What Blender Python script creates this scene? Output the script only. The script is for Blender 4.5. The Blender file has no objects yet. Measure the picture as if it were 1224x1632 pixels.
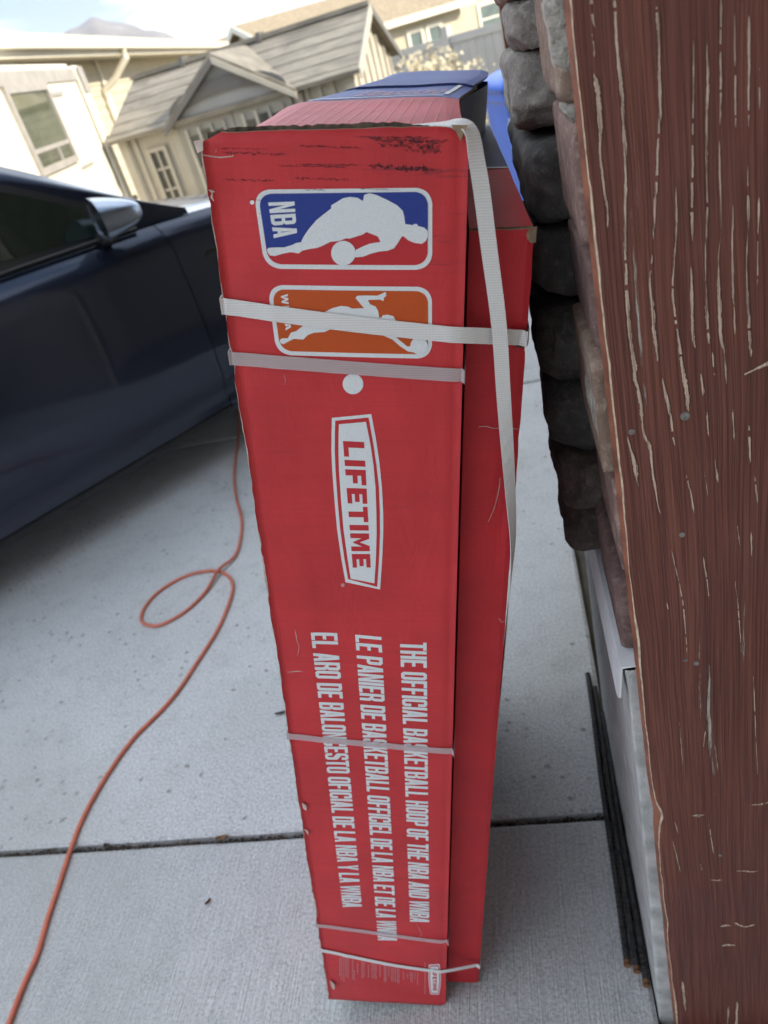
import bpy, bmesh, math, random
import numpy as np
from mathutils import Matrix, Vector, noise
from mathutils.geometry import tessellate_polygon
random.seed(7)
PI = math.pi
scene = bpy.context.scene
COL = scene.collection

# ------------------------------------------------------------------ camera
CAM_H = 1.4
C_RIGHT = Vector((0.96296308, 0.10157922, -0.24976742)).normalized()
C_FWD = Vector((-0.22144321, 0.82643729, -0.51765269)).normalized()
C_UP = C_RIGHT.cross(C_FWD).normalized()
cam_d = bpy.data.cameras.new('camera')
cam = bpy.data.objects.new('camera', cam_d)
COL.objects.link(cam)
m = Matrix((C_RIGHT, C_UP, -C_FWD)).transposed().to_4x4()
m.translation = (0, 0, CAM_H)
cam.matrix_world = m
cam_d.sensor_fit = 'VERTICAL'
cam_d.sensor_height = 36.0
cam_d.sensor_width = 27.0
cam_d.lens = 36.0 * 1200 / 1632
cam_d.clip_start = 0.02
cam_d.clip_end = 20000
cam_d.dof.use_dof = True
cam_d.dof.focus_distance = 0.74
cam_d.dof.aperture_fstop = 7.0
scene.camera = cam

# ------------------------------------------------------------------ sky, sun, exposure
SUN_EL = math.radians(25)
SUN_DIR = Vector((0.985, -0.17))            # horizontal direction from the place towards the sun
SUN_DIR.normalize()
world = bpy.data.worlds.new('World')
scene.world = world
world.use_nodes = True
wn, wl = world.node_tree.nodes, world.node_tree.links
sky = wn.new('ShaderNodeTexSky')
sky.sky_type = 'NISHITA'
sky.sun_disc = False
sky.sun_elevation = SUN_EL
sky.sun_rotation = math.atan2(SUN_DIR.x, SUN_DIR.y)
sky.air_density = 1.0
sky.dust_density = 1.5
sky.altitude = 1300
bg = wn['Background']
bg.inputs['Strength'].default_value = 0.15
# even pale haze over the whole sky, and an added, unseen layer of broken white cloud at one height
ADDED_CLOUD_AT = (10.55, -9.8, 0.0)  # offset keeps the view ahead clear; unseen cloud overhead added to brighten the shade
veil = wn.new('ShaderNodeMix')
veil.data_type = 'RGBA'
veil.inputs[0].default_value = 0.8
veil.inputs[7].default_value = (1.35, 1.9, 2.65, 1)
tc = wn.new('ShaderNodeTexCoord')
sx = wn.new('ShaderNodeSeparateXYZ')
wl.new(tc.outputs['Generated'], sx.inputs[0])
def wmath(op, a, b):
    o = wn.new('ShaderNodeMath'); o.operation = op
    for v, k in ((a, 0), (b, 1)):
        if hasattr(v, 'is_output'): wl.new(v, o.inputs[k])
        else: o.inputs[k].default_value = v
    return o.outputs[0]
hz = wmath('ADD', wmath('MAXIMUM', sx.outputs[2], 0.0), 0.12)
cxy = wn.new('ShaderNodeCombineXYZ')
wl.new(wmath('DIVIDE', sx.outputs[0], hz), cxy.inputs[0])
wl.new(wmath('DIVIDE', sx.outputs[1], hz), cxy.inputs[1])
mp = wn.new('ShaderNodeMapping')
mp.inputs['Location'].default_value = ADDED_CLOUD_AT
nz = wn.new('ShaderNodeTexNoise')
nz.inputs['Scale'].default_value = 0.55
nz.inputs['Detail'].default_value = 6
nz.inputs['Roughness'].default_value = 0.5
rp = wn.new('ShaderNodeValToRGB')
rp.color_ramp.elements[0].position = 0.42
rp.color_ramp.elements[1].position = 0.56
rp.color_ramp.elements[0].color = (0, 0, 0, 1)
rp.color_ramp.elements[1].color = (1, 1, 1, 1)
mx = wn.new('ShaderNodeMix')
mx.data_type = 'RGBA'
mx.inputs[7].default_value = (7.3, 8.0, 8.9, 1)
wl.new(cxy.outputs[0], mp.inputs['Vector'])
wl.new(mp.outputs['Vector'], nz.inputs['Vector'])
wl.new(nz.outputs['Fac'], rp.inputs['Fac'])
wl.new(rp.outputs['Color'], mx.inputs[0])
wl.new(sky.outputs['Color'], veil.inputs[6])
wl.new(veil.outputs[2], mx.inputs[6])
wl.new(mx.outputs[2], bg.inputs['Color'])

sun_d = bpy.data.lights.new('sun', 'SUN')
sun_d.energy = 4.3
sun_d.angle = math.radians(0.6)
sun_d.color = (1.0, 0.89, 0.70)
sun = bpy.data.objects.new('sun', sun_d)
COL.objects.link(sun)
sdir = Vector((SUN_DIR.x * math.cos(SUN_EL), SUN_DIR.y * math.cos(SUN_EL), math.sin(SUN_EL)))
sun.rotation_euler = sdir.to_track_quat('Z', 'Y').to_euler()
sun.location = sdir * 40

vs = scene.view_settings
vs.view_transform = 'Standard'
vs.look = 'None'
vs.exposure = 1.0
vs.gamma = 1.0
vs.use_curve_mapping = False
scene.cycles.max_bounces = 6
scene.cycles.diffuse_bounces = 3
scene.cycles.glossy_bounces = 3
scene.cycles.transmission_bounces = 2
scene.cycles.caustics_reflective = False
scene.cycles.caustics_refractive = False
scene.cycles.use_denoising = True
scene.cycles.adaptive_threshold = 0.02

# ------------------------------------------------------------------ geometry helpers
def ray(px, py):
    return (C_RIGHT * (px - 612) + C_UP * (816 - py)) / 1200 + C_FWD
CAMP = Vector((0, 0, CAM_H))
def on_z(px, py, z=0.0):
    q = ray(px, py)
    return CAMP + q * ((z - CAM_H) / q.z)
def cw(x, d, z=0.0):
    """a point d metres ahead of where the photographer stands and x metres to the right"""
    return Vector((x * 0.9659258 - d * 0.2588190, x * 0.2588190 + d * 0.9659258, z))

def setp(o, label=None, category=None, group=None, kind=None):
    if label: o['label'] = label
    if category: o['category'] = category
    if group: o['group'] = group
    if kind: o['kind'] = kind
    return o

def mesh(name, verts, faces, mats, parent=None, idx=None, smooth=False, bevel=0.0, seg=2, autosmooth=None):
    me = bpy.data.meshes.new(name)
    me.from_pydata([tuple(v) for v in verts], [], [tuple(f) for f in faces])
    if not isinstance(mats, (list, tuple)): mats = [mats]
    for mm in mats: me.materials.append(mm)
    if idx is not None:
        me.polygons.foreach_set('material_index', list(idx))
    if smooth:
        me.polygons.foreach_set('use_smooth', [True] * len(me.polygons))
    me.update()
    o = bpy.data.objects.new(name, me)
    COL.objects.link(o)
    if parent is not None: o.parent = parent
    if bevel > 0:
        b = o.modifiers.new('bevel', 'BEVEL')
        b.width = bevel; b.segments = seg; b.limit_method = 'ANGLE'; b.angle_limit = math.radians(35)
    return o

def empty(name, matrix=None, parent=None):
    o = bpy.data.objects.new(name, None)
    COL.objects.link(o)
    o.empty_display_size = 0.1
    if matrix is not None: o.matrix_world = matrix
    if parent is not None: o.parent = parent
    return o

def basis(loc, X, Y, Z):
    mm = Matrix((X, Y, Z)).transposed().to_4x4()
    mm.translation = loc
    return mm

class MB:
    """collects shapes for ONE mesh"""
    def __init__(s): s.v = []; s.f = []; s.i = []
    def add(s, vs_, fs_, k=0):
        n = len(s.v)
        s.v += [tuple(p) for p in vs_]
        s.f += [tuple(a + n for a in f) for f in fs_]
        s.i += [k] * len(fs_)
        return s
    def box(s, x0, x1, y0, y1, z0, z1, k=0):
        return s.add([(x0,y0,z0),(x1,y0,z0),(x1,y1,z0),(x0,y1,z0),(x0,y0,z1),(x1,y0,z1),(x1,y1,z1),(x0,y1,z1)],
                     [(0,3,2,1),(4,5,6,7),(0,1,5,4),(1,2,6,5),(2,3,7,6),(3,0,4,7)], k)
    def prism(s, poly, axis, a, b, k=0):
        """extrude a 2D polygon along axis ('x','y','z') from a to b"""
        def P(p, t):
            if axis == 'x': return (t, p[0], p[1])
            if axis == 'y': return (p[0], t, p[1])
            return (p[0], p[1], t)
        n = len(poly)
        vv = [P(p, a) for p in poly] + [P(p, b) for p in poly]
        ff = [tuple(range(n))[::-1], tuple(range(n, 2 * n))]
        ff += [(q, (q + 1) % n, n + (q + 1) % n, n + q) for q in range(n)]
        return s.add(vv, ff, k)
    def tube(s, pts, r, n=10, k=0, caps=True):
        pts = [Vector(p) for p in pts]
        vv = []; ff = []
        up = Vector((0, 0, 1))
        for a, p in enumerate(pts):
            t = (pts[min(a + 1, len(pts) - 1)] - pts[max(a - 1, 0)]).normalized()
            q = t.cross(up if abs(t.z) < .95 else Vector((1, 0, 0))).normalized()
            w_ = q.cross(t).normalized()
            rr = r[a] if isinstance(r, (list, tuple)) else r
            for j in range(n):
                an = 2 * PI * j / n
                vv.append(p + q * math.cos(an) * rr + w_ * math.sin(an) * rr)
        for a in range(len(pts) - 1):
            for j in range(n):
                ff.append((a*n+j, a*n+(j+1)%n, (a+1)*n+(j+1)%n, (a+1)*n+j))
        if caps:
            ff.append(tuple(range(n))[::-1]); ff.append(tuple(range((len(pts)-1)*n, len(pts)*n)))
        return s.add(vv, ff, k)
    def grid(s, fn, nu, nv, k=0, flip=False, keep=None):
        vv = [fn(a / nu, b / nv) for b in range(nv + 1) for a in range(nu + 1)]
        ff = []
        for b in range(nv):
            for a in range(nu):
                q = (b*(nu+1)+a, b*(nu+1)+a+1, (b+1)*(nu+1)+a+1, (b+1)*(nu+1)+a)
                if keep and not keep(a, b): continue
                ff.append(q[::-1] if flip else q)
        return s.add(vv, ff, k)
    def build(s, name, mats, parent=None, **kw):
        return mesh(name, s.v, s.f, mats, parent, idx=s.i, **kw)

def catmull(pts, n=8):
    pts = [Vector(p) for p in pts]
    P = [pts[0] * 2 - pts[1]] + pts + [pts[-1] * 2 - pts[-2]]
    out = []
    for a in range(1, len(P) - 2):
        for j in range(n):
            t = j / n
            p0, p1, p2, p3 = P[a-1], P[a], P[a+1], P[a+2]
            out.append(0.5 * ((2*p1) + (p2-p0)*t + (2*p0-5*p1+4*p2-p3)*t*t + (3*p1-p0-3*p2+p3)*t*t*t))
    out.append(pts[-1])
    return out

def sm(a, b, x):
    t = max(0.0, min(1.0, (x - a) / (b - a)))
    return t * t * (3 - 2 * t)

# ------------------------------------------------------------------ materials
class NT:
    def __init__(s, name):
        s.m = bpy.data.materials.new(name)
        s.m.use_nodes = True
        s.n, s.l = s.m.node_tree.nodes, s.m.node_tree.links
        s.p = s.n['Principled BSDF']
    def node(s, t, **kw):
        o = s.n.new(t)
        for k, v in kw.items():
            if hasattr(o, k) and k not in o.inputs: setattr(o, k, v)
            else: o.inputs[k].default_value = v
        return o
    def link(s, a, b): s.l.new(a, b)
    def coord(s, scale=(1,1,1), rot=(0,0,0), kind='Object'):
        c = s.n.new('ShaderNodeTexCoord'); mp_ = s.n.new('ShaderNodeMapping')
        mp_.inputs['Scale'].default_value = scale; mp_.inputs['Rotation'].default_value = rot
        s.l.new(c.outputs[kind], mp_.inputs['Vector'])
        return mp_.outputs['Vector']
    def noise(s, vec, scale, detail=4, rough=.55, dist=0.0):
        o = s.node('ShaderNodeTexNoise')
        o.inputs['Scale'].default_value = scale; o.inputs['Detail'].default_value = detail
        o.inputs['Roughness'].default_value = rough; o.inputs['Distortion'].default_value = dist
        s.l.new(vec, o.inputs['Vector'])
        return o.outputs['Fac']
    def ramp(s, fac, stops):
        o = s.n.new('ShaderNodeValToRGB')
        e = o.color_ramp.elements
        while len(e) < len(stops): e.new(0.5)
        for k, (p, c) in enumerate(stops):
            e[k].position = p
            e[k].color = (c, c, c, 1) if isinstance(c, (int, float)) else (*c, 1)
        s.l.new(fac, o.inputs['Fac'])
        return o.outputs['Color']
    def mix(s, fac, a, b, mode='MIX'):
        o = s.n.new('ShaderNodeMix'); o.data_type = 'RGBA'; o.blend_type = mode
        for v, k in ((fac, 0), (a, 6), (b, 7)):
            if hasattr(v, 'is_output'): s.l.new(v, o.inputs[k])
            else: o.inputs[k].default_value = v if k == 0 else (*v, 1)
        return o.outputs[2]
    def math(s, op, a, b=0.5, clamp=False):
        o = s.n.new('ShaderNodeMath'); o.operation = op; o.use_clamp = clamp
        for v, k in ((a, 0), (b, 1)):
            if hasattr(v, 'is_output'): s.l.new(v, o.inputs[k])
            else: o.inputs[k].default_value = v
        return o.outputs[0]
    def sep(s, vec):
        o = s.n.new('ShaderNodeSeparateXYZ'); s.l.new(vec, o.inputs[0]); return o.outputs
    def bump(s, h, strength=.3, dist=.01):
        o = s.n.new('ShaderNodeBump')
        o.inputs['Strength'].default_value = strength; o.inputs['Distance'].default_value = dist
        s.l.new(h, o.inputs['Height'])
        s.l.new(o.outputs['Normal'], s.p.inputs['Normal'])
    def set(s, color=None, rough=None, metal=None, spec=None, **kw):
        for v, k in ((color, 'Base Color'), (rough, 'Roughness'), (metal, 'Metallic'), (spec, 'Specular IOR Level')):
            if v is None: continue
            if hasattr(v, 'is_output'): s.l.new(v, s.p.inputs[k])
            else: s.p.inputs[k].default_value = (*v, 1) if k == 'Base Color' else v
        for k, v in kw.items(): s.p.inputs[k.replace('_', ' ')].default_value = v
        return s.m

def simple(name, color, rough=.6, var=.12, scale=6, bump=0.0, bscale=60, metal=0, bdist=.004, **kw):
    t = NT(name)
    v = t.coord()
    n1 = t.noise(v, scale, 5)
    lo = tuple(c * (1 - var * 1.4) for c in color); hi = tuple(min(1, c * (1 + var)) for c in color)
    t.set(t.ramp(n1, [(.3, lo), (.7, hi)]), rough, metal, **kw)
    if bump: t.bump(t.noise(v, bscale, 4), bump, bdist)
    return t.m

def m_concrete(name, broom):
    t = NT(name); v = t.coord()
    big = t.noise(v, 1.3, 5, .6); mid = t.noise(v, 14, 5, .65); fine = t.noise(v, 170, 3, .75); med = t.noise(v, 60, 3, .6)
    c = t.ramp(big, [(.3, (.43, .435, .435)), (.7, (.545, .545, .54))])
    c = t.mix(t.ramp(mid, [(.32, 1.0), (.5, 0.0)]), c, (.40, .405, .40), 'MIX')
    c = t.mix(t.ramp(fine, [(.3, .0), (.46, .0), (.62, .75)]), c, (.68, .69, .70))
    c = t.mix(t.ramp(fine, [(.32, .8), (.46, .0)]), c, (.26, .26, .255))
    stain = t.noise(v, .9, 4, .6, .6)
    c = t.mix(t.ramp(stain, [(.48, 0.0), (.68, .55)]), c, (.34, .325, .30))
    drip = t.noise(v, 3.1, 5, .7, 1.2)
    c = t.mix(t.ramp(drip, [(.6, 0.0), (.7, .22)]), c, (.30, .29, .275))
    # pits in the worn surface
    vo = t.node('ShaderNodeTexVoronoi'); vo.inputs['Scale'].default_value = 33; vo.inputs['Randomness'].default_value = 1
    t.link(t.mix(.16, v, t.n['Noise Texture'].outputs['Color']), vo.inputs['Vector'])
    pit = t.ramp(vo.outputs['Distance'], [(.08, 1.0), (.21, 0.0)])
    mask = t.ramp(t.noise(v, 6.5, 3), [(.42, 0.0), (.58, 1.0)])
    pit = t.math('MULTIPLY', pit, mask)
    if not broom: c = t.mix(t.math('MULTIPLY', pit, .8), c, (.24, .22, .2))
    st = t.noise(t.coord((330, 7, 1)), 1.0, 3, .6)
    if broom:
        c = t.mix(t.ramp(st, [(.4, .4), (.6, 0.0)]), c, (.35, .355, .355))
    h = t.math('ADD', t.math('MULTIPLY', st, 1.3 if broom else .25), t.math('MULTIPLY', med, .8))
    h = t.math('ADD', h, t.math('MULTIPLY', fine, .55))
    if not broom: h = t.math('SUBTRACT', h, t.math('MULTIPLY', pit, 1.2))
    t.bump(h, .8, .004)
    return t.set(c, .88)

def m_carton(name, color, scuff=True, dark=.55):
    t = NT(name); v = t.coord()
    n1 = t.noise(v, 9, 4); n2 = t.noise(v, 900, 2, .7)
    c = t.ramp(n1, [(.3, tuple(x * .84 for x in color)), (.7, tuple(x * 1.1 for x in color))])
    flute = t.noise(t.coord((4, 4, 330)), 1.0, 2, .5)          # flutes telegraph as faint lines across the panel
    c = t.mix(t.ramp(flute, [(.35, .16), (.55, 0.0)]), c, tuple(x * .72 for x in color))
    c = t.mix(t.ramp(n2, [(.55, 0.0), (.8, .22)]), c, tuple(min(1, x * .8 + .1) for x in color))
    if scuff:
        x, y, z = t.sep(t.coord())
        st = t.noise(t.coord((9, 1, 135)), 1.0, 4, .65, .25)
        band = t.math('MULTIPLY', t.math('GREATER_THAN', z, 1.262), t.math('LESS_THAN', z, 1.352))
        rt = t.math('ADD', t.math('MULTIPLY', t.math('ADD', x, .2), .62), .0)
        thr = t.math('SUBTRACT', .69, rt)
        s_ = t.math('MULTIPLY', t.math('SUBTRACT', st, thr), 9.0, True)
        br = t.noise(v, 260, 3, .7)
        s_ = t.math('MULTIPLY', s_, t.ramp(br, [(.3, .35), (.6, 1.0)]))
        s_ = t.math('MULTIPLY', s_, t.math('MULTIPLY', band, .85))
        c = t.mix(s_, c, (.045, .03, .04))
        st2 = t.noise(t.coord((7, 1, 95)), 1.0, 3, .6, .2)
        sc2 = t.math('MULTIPLY', t.math('SUBTRACT', st2, .665), 7.0, True)
        c = t.mix(t.math('MULTIPLY', sc2, .4), c, (.09, .03, .04))
    wr = t.noise(t.coord((26, 26, 11)), 1.0, 4, .6, .8)
    t.bump(t.math('ADD', t.math('ADD', t.math('MULTIPLY', flute, .5), t.math('MULTIPLY', n2, .3)), t.math('MULTIPLY', wr, 3.2)), .30, .0014)
    return t.set(c, dark, spec=.35)

def m_print(name, color):
    t = NT(name); v = t.coord()
    n2 = t.noise(v, 700, 3, .75); n1 = t.noise(t.coord((8, 1, 140)), 1.0, 4, .6)
    c = t.ramp(n2, [(.3, tuple(x * .88 for x in color)), (.65, color)])
    c = t.mix(t.ramp(n1, [(.66, 0.0), (.8, .45)]), c, tuple(x * .45 for x in color))
    return t.set(c, .5, spec=.35)

def m_strap(name, alpha, tint=(.90, .87, .85)):
    t = NT(name); v = t.coord()
    x, y, z = t.sep(v)
    # woven diamond relief running over the band
    a = t.math('SINE', t.math('MULTIPLY', t.math('ADD', x, t.math('MULTIPLY', z, .55)), 2600))
    b = t.math('SINE', t.math('MULTIPLY', t.math('SUBTRACT', x, t.math('MULTIPLY', z, .55)), 2600))
    d = t.math('MULTIPLY', a, b)
    h = t.math('ADD', t.math('MULTIPLY', d, .5), .5)
    c = t.mix(h, tuple(q * .74 for q in tint), tint)
    t.bump(h, .35, .0008)
    t.set(c, .42, spec=.4)
    if alpha < 1: t.p.inputs['Alpha'].default_value = alpha
    t.p.inputs['Subsurface Weight'].default_value = 0.0
    return t.m

def m_wood(name):
    t = NT(name); v = t.coord()
    x, y, z = t.sep(v)
    warp = t.noise(t.coord((5, 5, 1.1)), 1.0, 3, .5)
    cx = t.n.new('ShaderNodeCombineXYZ')
    t.link(t.math('ADD', x, t.math('MULTIPLY', warp, .035)), cx.inputs[0]); t.link(y, cx.inputs[1]); t.link(z, cx.inputs[2])
    def st(sx, sz, det=3, rough=.55, off=0):
        mp_ = t.n.new('ShaderNodeMapping'); mp_.inputs['Scale'].default_value = (sx, 1, sz); mp_.inputs['Location'].default_value = (off, 0, off * .37)
        t.link(cx.outputs[0], mp_.inputs['Vector'])
        return t.noise(mp_.outputs['Vector'], 1.0, det, rough)
    g1 = st(42, 1.6, 4, .6); g2 = st(620, 7, 3, .6, 3.1); blot = t.noise(v, 7, 4, .6)
    c = t.ramp(g1, [(.25, (.125, .043, .032)), (.5, (.185, .062, .043)), (.75, (.235, .081, .054))])
    c = t.mix(t.ramp(blot, [(.45, 0.0), (.7, .6)]), c, (.15, .062, .053))
    c = t.mix(t.ramp(g2, [(.40, .6), (.56, 0.0)]), c, (.065, .020, .017))
    c = t.mix(t.ramp(g2, [(.60, 0.0), (.76, .5)]), c, (.29, .14, .105))
    # bare weathered wood where the stain has flaked off along the grain; more of it higher up
    fl = st(72, 1.5, 2, .45, 7.3)
    fine = st(420, 34, 3, .65, 1.7)
    thr = t.math('SUBTRACT', .735, t.math('MULTIPLY', t.ramp(z, [(.45, 0.0), (1.0, 1.0)]), .05))
    e = t.math('SUBTRACT', t.math('ADD', fl, t.math('MULTIPLY', t.math('SUBTRACT', fine, .5), .13)), thr)
    e = t.math('MULTIPLY', e, 42, True)
    fl2 = st(190, 3.2, 2, .5, 11.9)
    e2 = t.math('MULTIPLY', t.math('SUBTRACT', t.math('ADD', fl2, t.math('MULTIPLY', t.math('SUBTRACT', fine, .5), .2)), .755), 30, True)
    e = t.math('MAXIMUM', e, t.math('MULTIPLY', e2, .35))
    pale = t.ramp(fine, [(.3, (.3, .25, .2)), (.7, (.56, .52, .45))])
    c = t.mix(e, c, pale)
    hh = t.math('SUBTRACT', t.math('ADD', t.math('MULTIPLY', g2, .6), t.math('MULTIPLY', g1, .5)), t.math('MULTIPLY', e, .7))
    t.bump(hh, .9, .0025)
    return t.set(c, t.ramp(g2, [(.3, .5), (.7, .68)]), spec=.35)

def m_stone(name, dark, light, tint):
    t = NT(name); v = t.coord()
    n1 = t.noise(v, 14, 5, .65, .4); n2 = t.noise(v, 95, 5, .7); n3 = t.noise(v, 420, 3, .7)
    c = t.ramp(n1, [(.28, dark), (.52, tint), (.74, light)])
    c = t.mix(t.ramp(n2, [(.5, 0.0), (.72, .5)]), c, tuple(min(1, q * 1.35 + .02) for q in light))
    c = t.mix(t.ramp(n3, [(.3, .45), (.45, 0.0)]), c, tuple(q * .5 for q in dark))
    t.bump(t.math('ADD', n2, t.math('MULTIPLY', n3, .4)), .5, .006)
    return t.set(c, .85)

M = {}
M['slab_broom'] = m_concrete('broomed_concrete', True)
M['slab'] = m_concrete('worn_concrete', False)
M['dirt'] = simple('dirt', (.10, .085, .065), .95, .4, 9, .5, 80)
M['yard'] = simple('dry_yard', (.24, .21, .15), .95, .3, 2.5, .5, 40)
M['red'] = m_carton('red_carton', (.62, .040, .046))
M['red2'] = m_carton('red_carton_plain', (.53, .022, .03), False)
M['redtop'] = m_carton('red_carton_faded', (.60, .11, .13), False)
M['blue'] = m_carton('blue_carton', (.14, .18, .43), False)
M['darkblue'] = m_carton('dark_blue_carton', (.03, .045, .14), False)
M['kraft'] = simple('kraft_board', (.30, .21, .13), .85, .3, 60, .4, 300)
M['liner'] = simple('torn_liner', (.11, .085, .06), .9, .5, 150)
M['paper'] = simple('torn_paper', (.56, .44, .38), .85, .25, 80)
M['inside'] = simple('carton_inside', (.075, .055, .04), .9, .3, 40)
M['white'] = m_print('white_print', (.82, .84, .85))
M['pblue'] = m_print('blue_print', (.022, .05, .29))
M['pred'] = m_print('red_print', (.60, .034, .043))
M['pfield'] = m_print('bright_red_print', (.58, .03, .038))
M['orange'] = m_print('orange_print', (.60, .09, .012))
M['smallprint'] = m_print('small_print', (.62, .30, .31))
M['strap'] = m_strap('white_strap', 1.0)
M['strap_clear'] = m_strap('clear_strap', .5, (.78, .70, .70))
M['strap_thin'] = m_strap('thin_clear_strap', .4, (.86, .74, .76))
M['wood'] = m_wood('stained_board')
M['wood_edge'] = simple('board_edge', (.25, .088, .05), .7, .35, 40, .4, 200)
M['bare_wood'] = simple('bare_wood', (.58, .46, .33), .8, .3, 120, .4, 300)
t = NT('flaked_wood'); v = t.coord((1500, 1, 22))
fl_ = t.noise(v, 1.0, 3, .65)
t.set(t.ramp(fl_, [(.36, (.13, .06, .04)), (.46, (.50, .36, .27)), (.68, (.80, .63, .49))]), .85); M['streak'] = t.m
M['rimdark'] = simple('stain_and_edge_shade', (.075, .025, .019), .7, .4, 200)
M['nail'] = simple('nail_steel', (.33, .32, .30), .5, .3, 200, metal=.7)
STONES = [m_stone('stone_charcoal', (.024, .022, .021), (.12, .11, .10), (.055, .05, .046)),
          m_stone('stone_umber', (.032, .023, .019), (.13, .095, .075), (.065, .047, .038)),
          m_stone('stone_grey', (.085, .075, .066), (.38, .34, .29), (.20, .18, .155))]
STRIP = [m_stone('stone_rose', (.10, .055, .045), (.40, .30, .25), (.22, .13, .105)),
         m_stone('stone_plum', (.075, .045, .042), (.27, .19, .17), (.15, .085, .075)),
         m_stone('stone_sand', (.13, .085, .06), (.44, .34, .27), (.25, .165, .12))]
M['mortar'] = simple('mortar', (.36, .325, .275), .95, .35, 45, .9, 120, bdist=.01)
M['footing'] = simple('footing_plaster', (.55, .545, .53), .9, .22, 30, .9, 420, bdist=.004)
M['flashing'] = simple('white_metal', (.74, .75, .76), .42, .06, 30)
M['under'] = simple('brown_sheathing', (.10, .06, .045), .8, .3, 30)
M['rebar'] = simple('rebar_steel', (.045, .042, .042), .65, .5, 70, .4, 300, metal=.5)
M['rust'] = simple('rust', (.20, .09, .035), .85, .4, 90)
M['siding_tan'] = simple('tan_siding', (.42, .36, .28), .8, .08, 3)
M['roof_tan'] = simple('tan_shingles', (.33, .26, .17), .9, .25, 9, .6, 30, bdist=.02)
M['cord'] = simple('orange_cord', (.56, .15, .085), .5, .12, 30)
M['leaf'] = simple('dry_leaf', (.16, .085, .04), .8, .4, 60)
M['leaf_dark'] = simple('dark_leaf', (.06, .05, .04), .8, .4, 60)
def m_paint():
    t = NT('car_paint'); v = t.coord()
    fl = t.noise(v, 2500, 2, .7)
    t.set(t.ramp(fl, [(.4, (.012, .017, .034)), (.75, (.028, .040, .076))]), .30, .75, spec=.5)
    t.p.inputs['Coat Weight'].default_value = .8
    t.p.inputs['Coat Roughness'].default_value = .04
    t.p.inputs['Coat IOR'].default_value = 1.5
    return t.m
M['paint'] = m_paint()
M['gap'] = simple('gap_black', (.006, .006, .006), .9, .1)
M['trim'] = simple('black_trim', (.012, .012, .012), .35, .1)
t = NT('window_glass'); M['carglass'] = t.set((.012, .018, .014), .03, spec=.8)
t = NT('mirror_glass'); M['mirror'] = t.set((.02, .022, .026), .08, .3)
t = NT('mirror_cap'); M['mirrorcap'] = t.set((.26, .30, .37), .22, .85)  # cap coloured pale, painting in the sky's sheen on dark car paint
M['rubber'] = simple('tyre_rubber', (.018, .018, .018), .85, .2, 30)
M['rim'] = simple('wheel_alloy', (.16, .165, .17), .35, .1, 20, metal=.9)
t = NT('lamp_lens'); M['lens'] = t.set((.45, .47, .5), .08, spec=.7)
M['seat'] = simple('seat_cloth', (.03, .03, .03), .8, .2)
M['bin'] = simple('blue_plastic', (.02, .13, .62), .38, .08, 5)
M['binwhite'] = simple('white_mark', (.75, .78, .8), .5, .1)
M['rv'] = simple('cream_panel', (.72, .68, .58), .45, .05, 2)
M['rvtrim'] = simple('grey_trim', (.34, .32, .30), .5, .12, 8)
M['rvlight'] = simple('pale_trim', (.66, .62, .53), .5, .08, 8)
M['glass'] = simple('house_glass', (.10, .11, .075), .06, .25, 2.5, spec=.7)
M['siding'] = simple('cream_siding', (.50, .455, .36), .75, .06, 3)
M['fascia'] = simple('white_fascia', (.70, .665, .58), .6, .05, 3)
M['housewall'] = simple('pale_siding', (.52, .47, .36), .8, .06, 2)
M['housegrey'] = simple('grey_siding', (.42, .40, .36), .8, .06, 2)
M['houseglass'] = simple('far_glass', (.13, .17, .17), .1, .2, 2, spec=.6)
M['shed'] = simple('shed_resin', (.44, .41, .35), .65, .08, 3)
M['shedgrey'] = simple('shed_grey', (.30, .30, .295), .65, .06, 3)
M['sheddark'] = simple('shed_dark_trim', (.13, .125, .12), .65, .08, 3)
M['sheddoor'] = simple('shed_door', (.30, .285, .25), .65, .08, 3)
t = NT('shed_roof'); v = t.coord()
t.set(t.ramp(t.noise(t.coord((1.2, 5, 5)), 1.6, 4, .6, .8), [(.35, (.15, .135, .115)), (.6, (.26, .235, .195))]), .8)
t.bump(t.noise(t.coord((3, 40, 3)), 1.0, 3), .4, .02); M['shedroof'] = t.m
M['pane'] = simple('dark_pane', (.035, .038, .035), .1, .2, 4, spec=.6)
M['vinyl'] = simple('grey_vinyl', (.47, .465, .455), .6, .07, 2)
M['drygrass'] = simple('dry_grass', (.46, .41, .30), .9, .3, 8)
t = NT('mountain_rock'); v = t.coord()
t.set(t.ramp(t.noise(v, .012, 6, .65), [(.35, (.10, .085, .085)), (.6, (.17, .145, .14)), (.78, (.34, .33, .34))]), .95)
M['rock'] = t.m

# ================================================================== SETTING: ground, driveway
def yard_z(x, y):
    d = -x * .2588 + y * .9659
    return -.09 - .71 * sm(5.0, 8.6, d)
mb = MB()
xs = sorted(set([-4000, -1500, -600, -250, -100, -50, -30] + list(np.arange(-20, 20.1, 1.0)) + [30, 50, 100, 250, 600, 1500, 4000]))
ys = sorted(set([-4000, -1000, -250, -60, -30] + list(np.arange(-15, 40.1, 1.0)) + [60, 100, 250, 600, 1500, 4000]))
vv = [(x, y, yard_z(x, y)) for y in ys for x in xs]
nx_ = len(xs)
ff = [(b*nx_+a, b*nx_+a+1, (b+1)*nx_+a+1, (b+1)*nx_+a) for b in range(len(ys)-1) for a in range(nx_-1)]
setp(mesh('ground', vv, ff, M['yard'], smooth=True), kind='structure')

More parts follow.
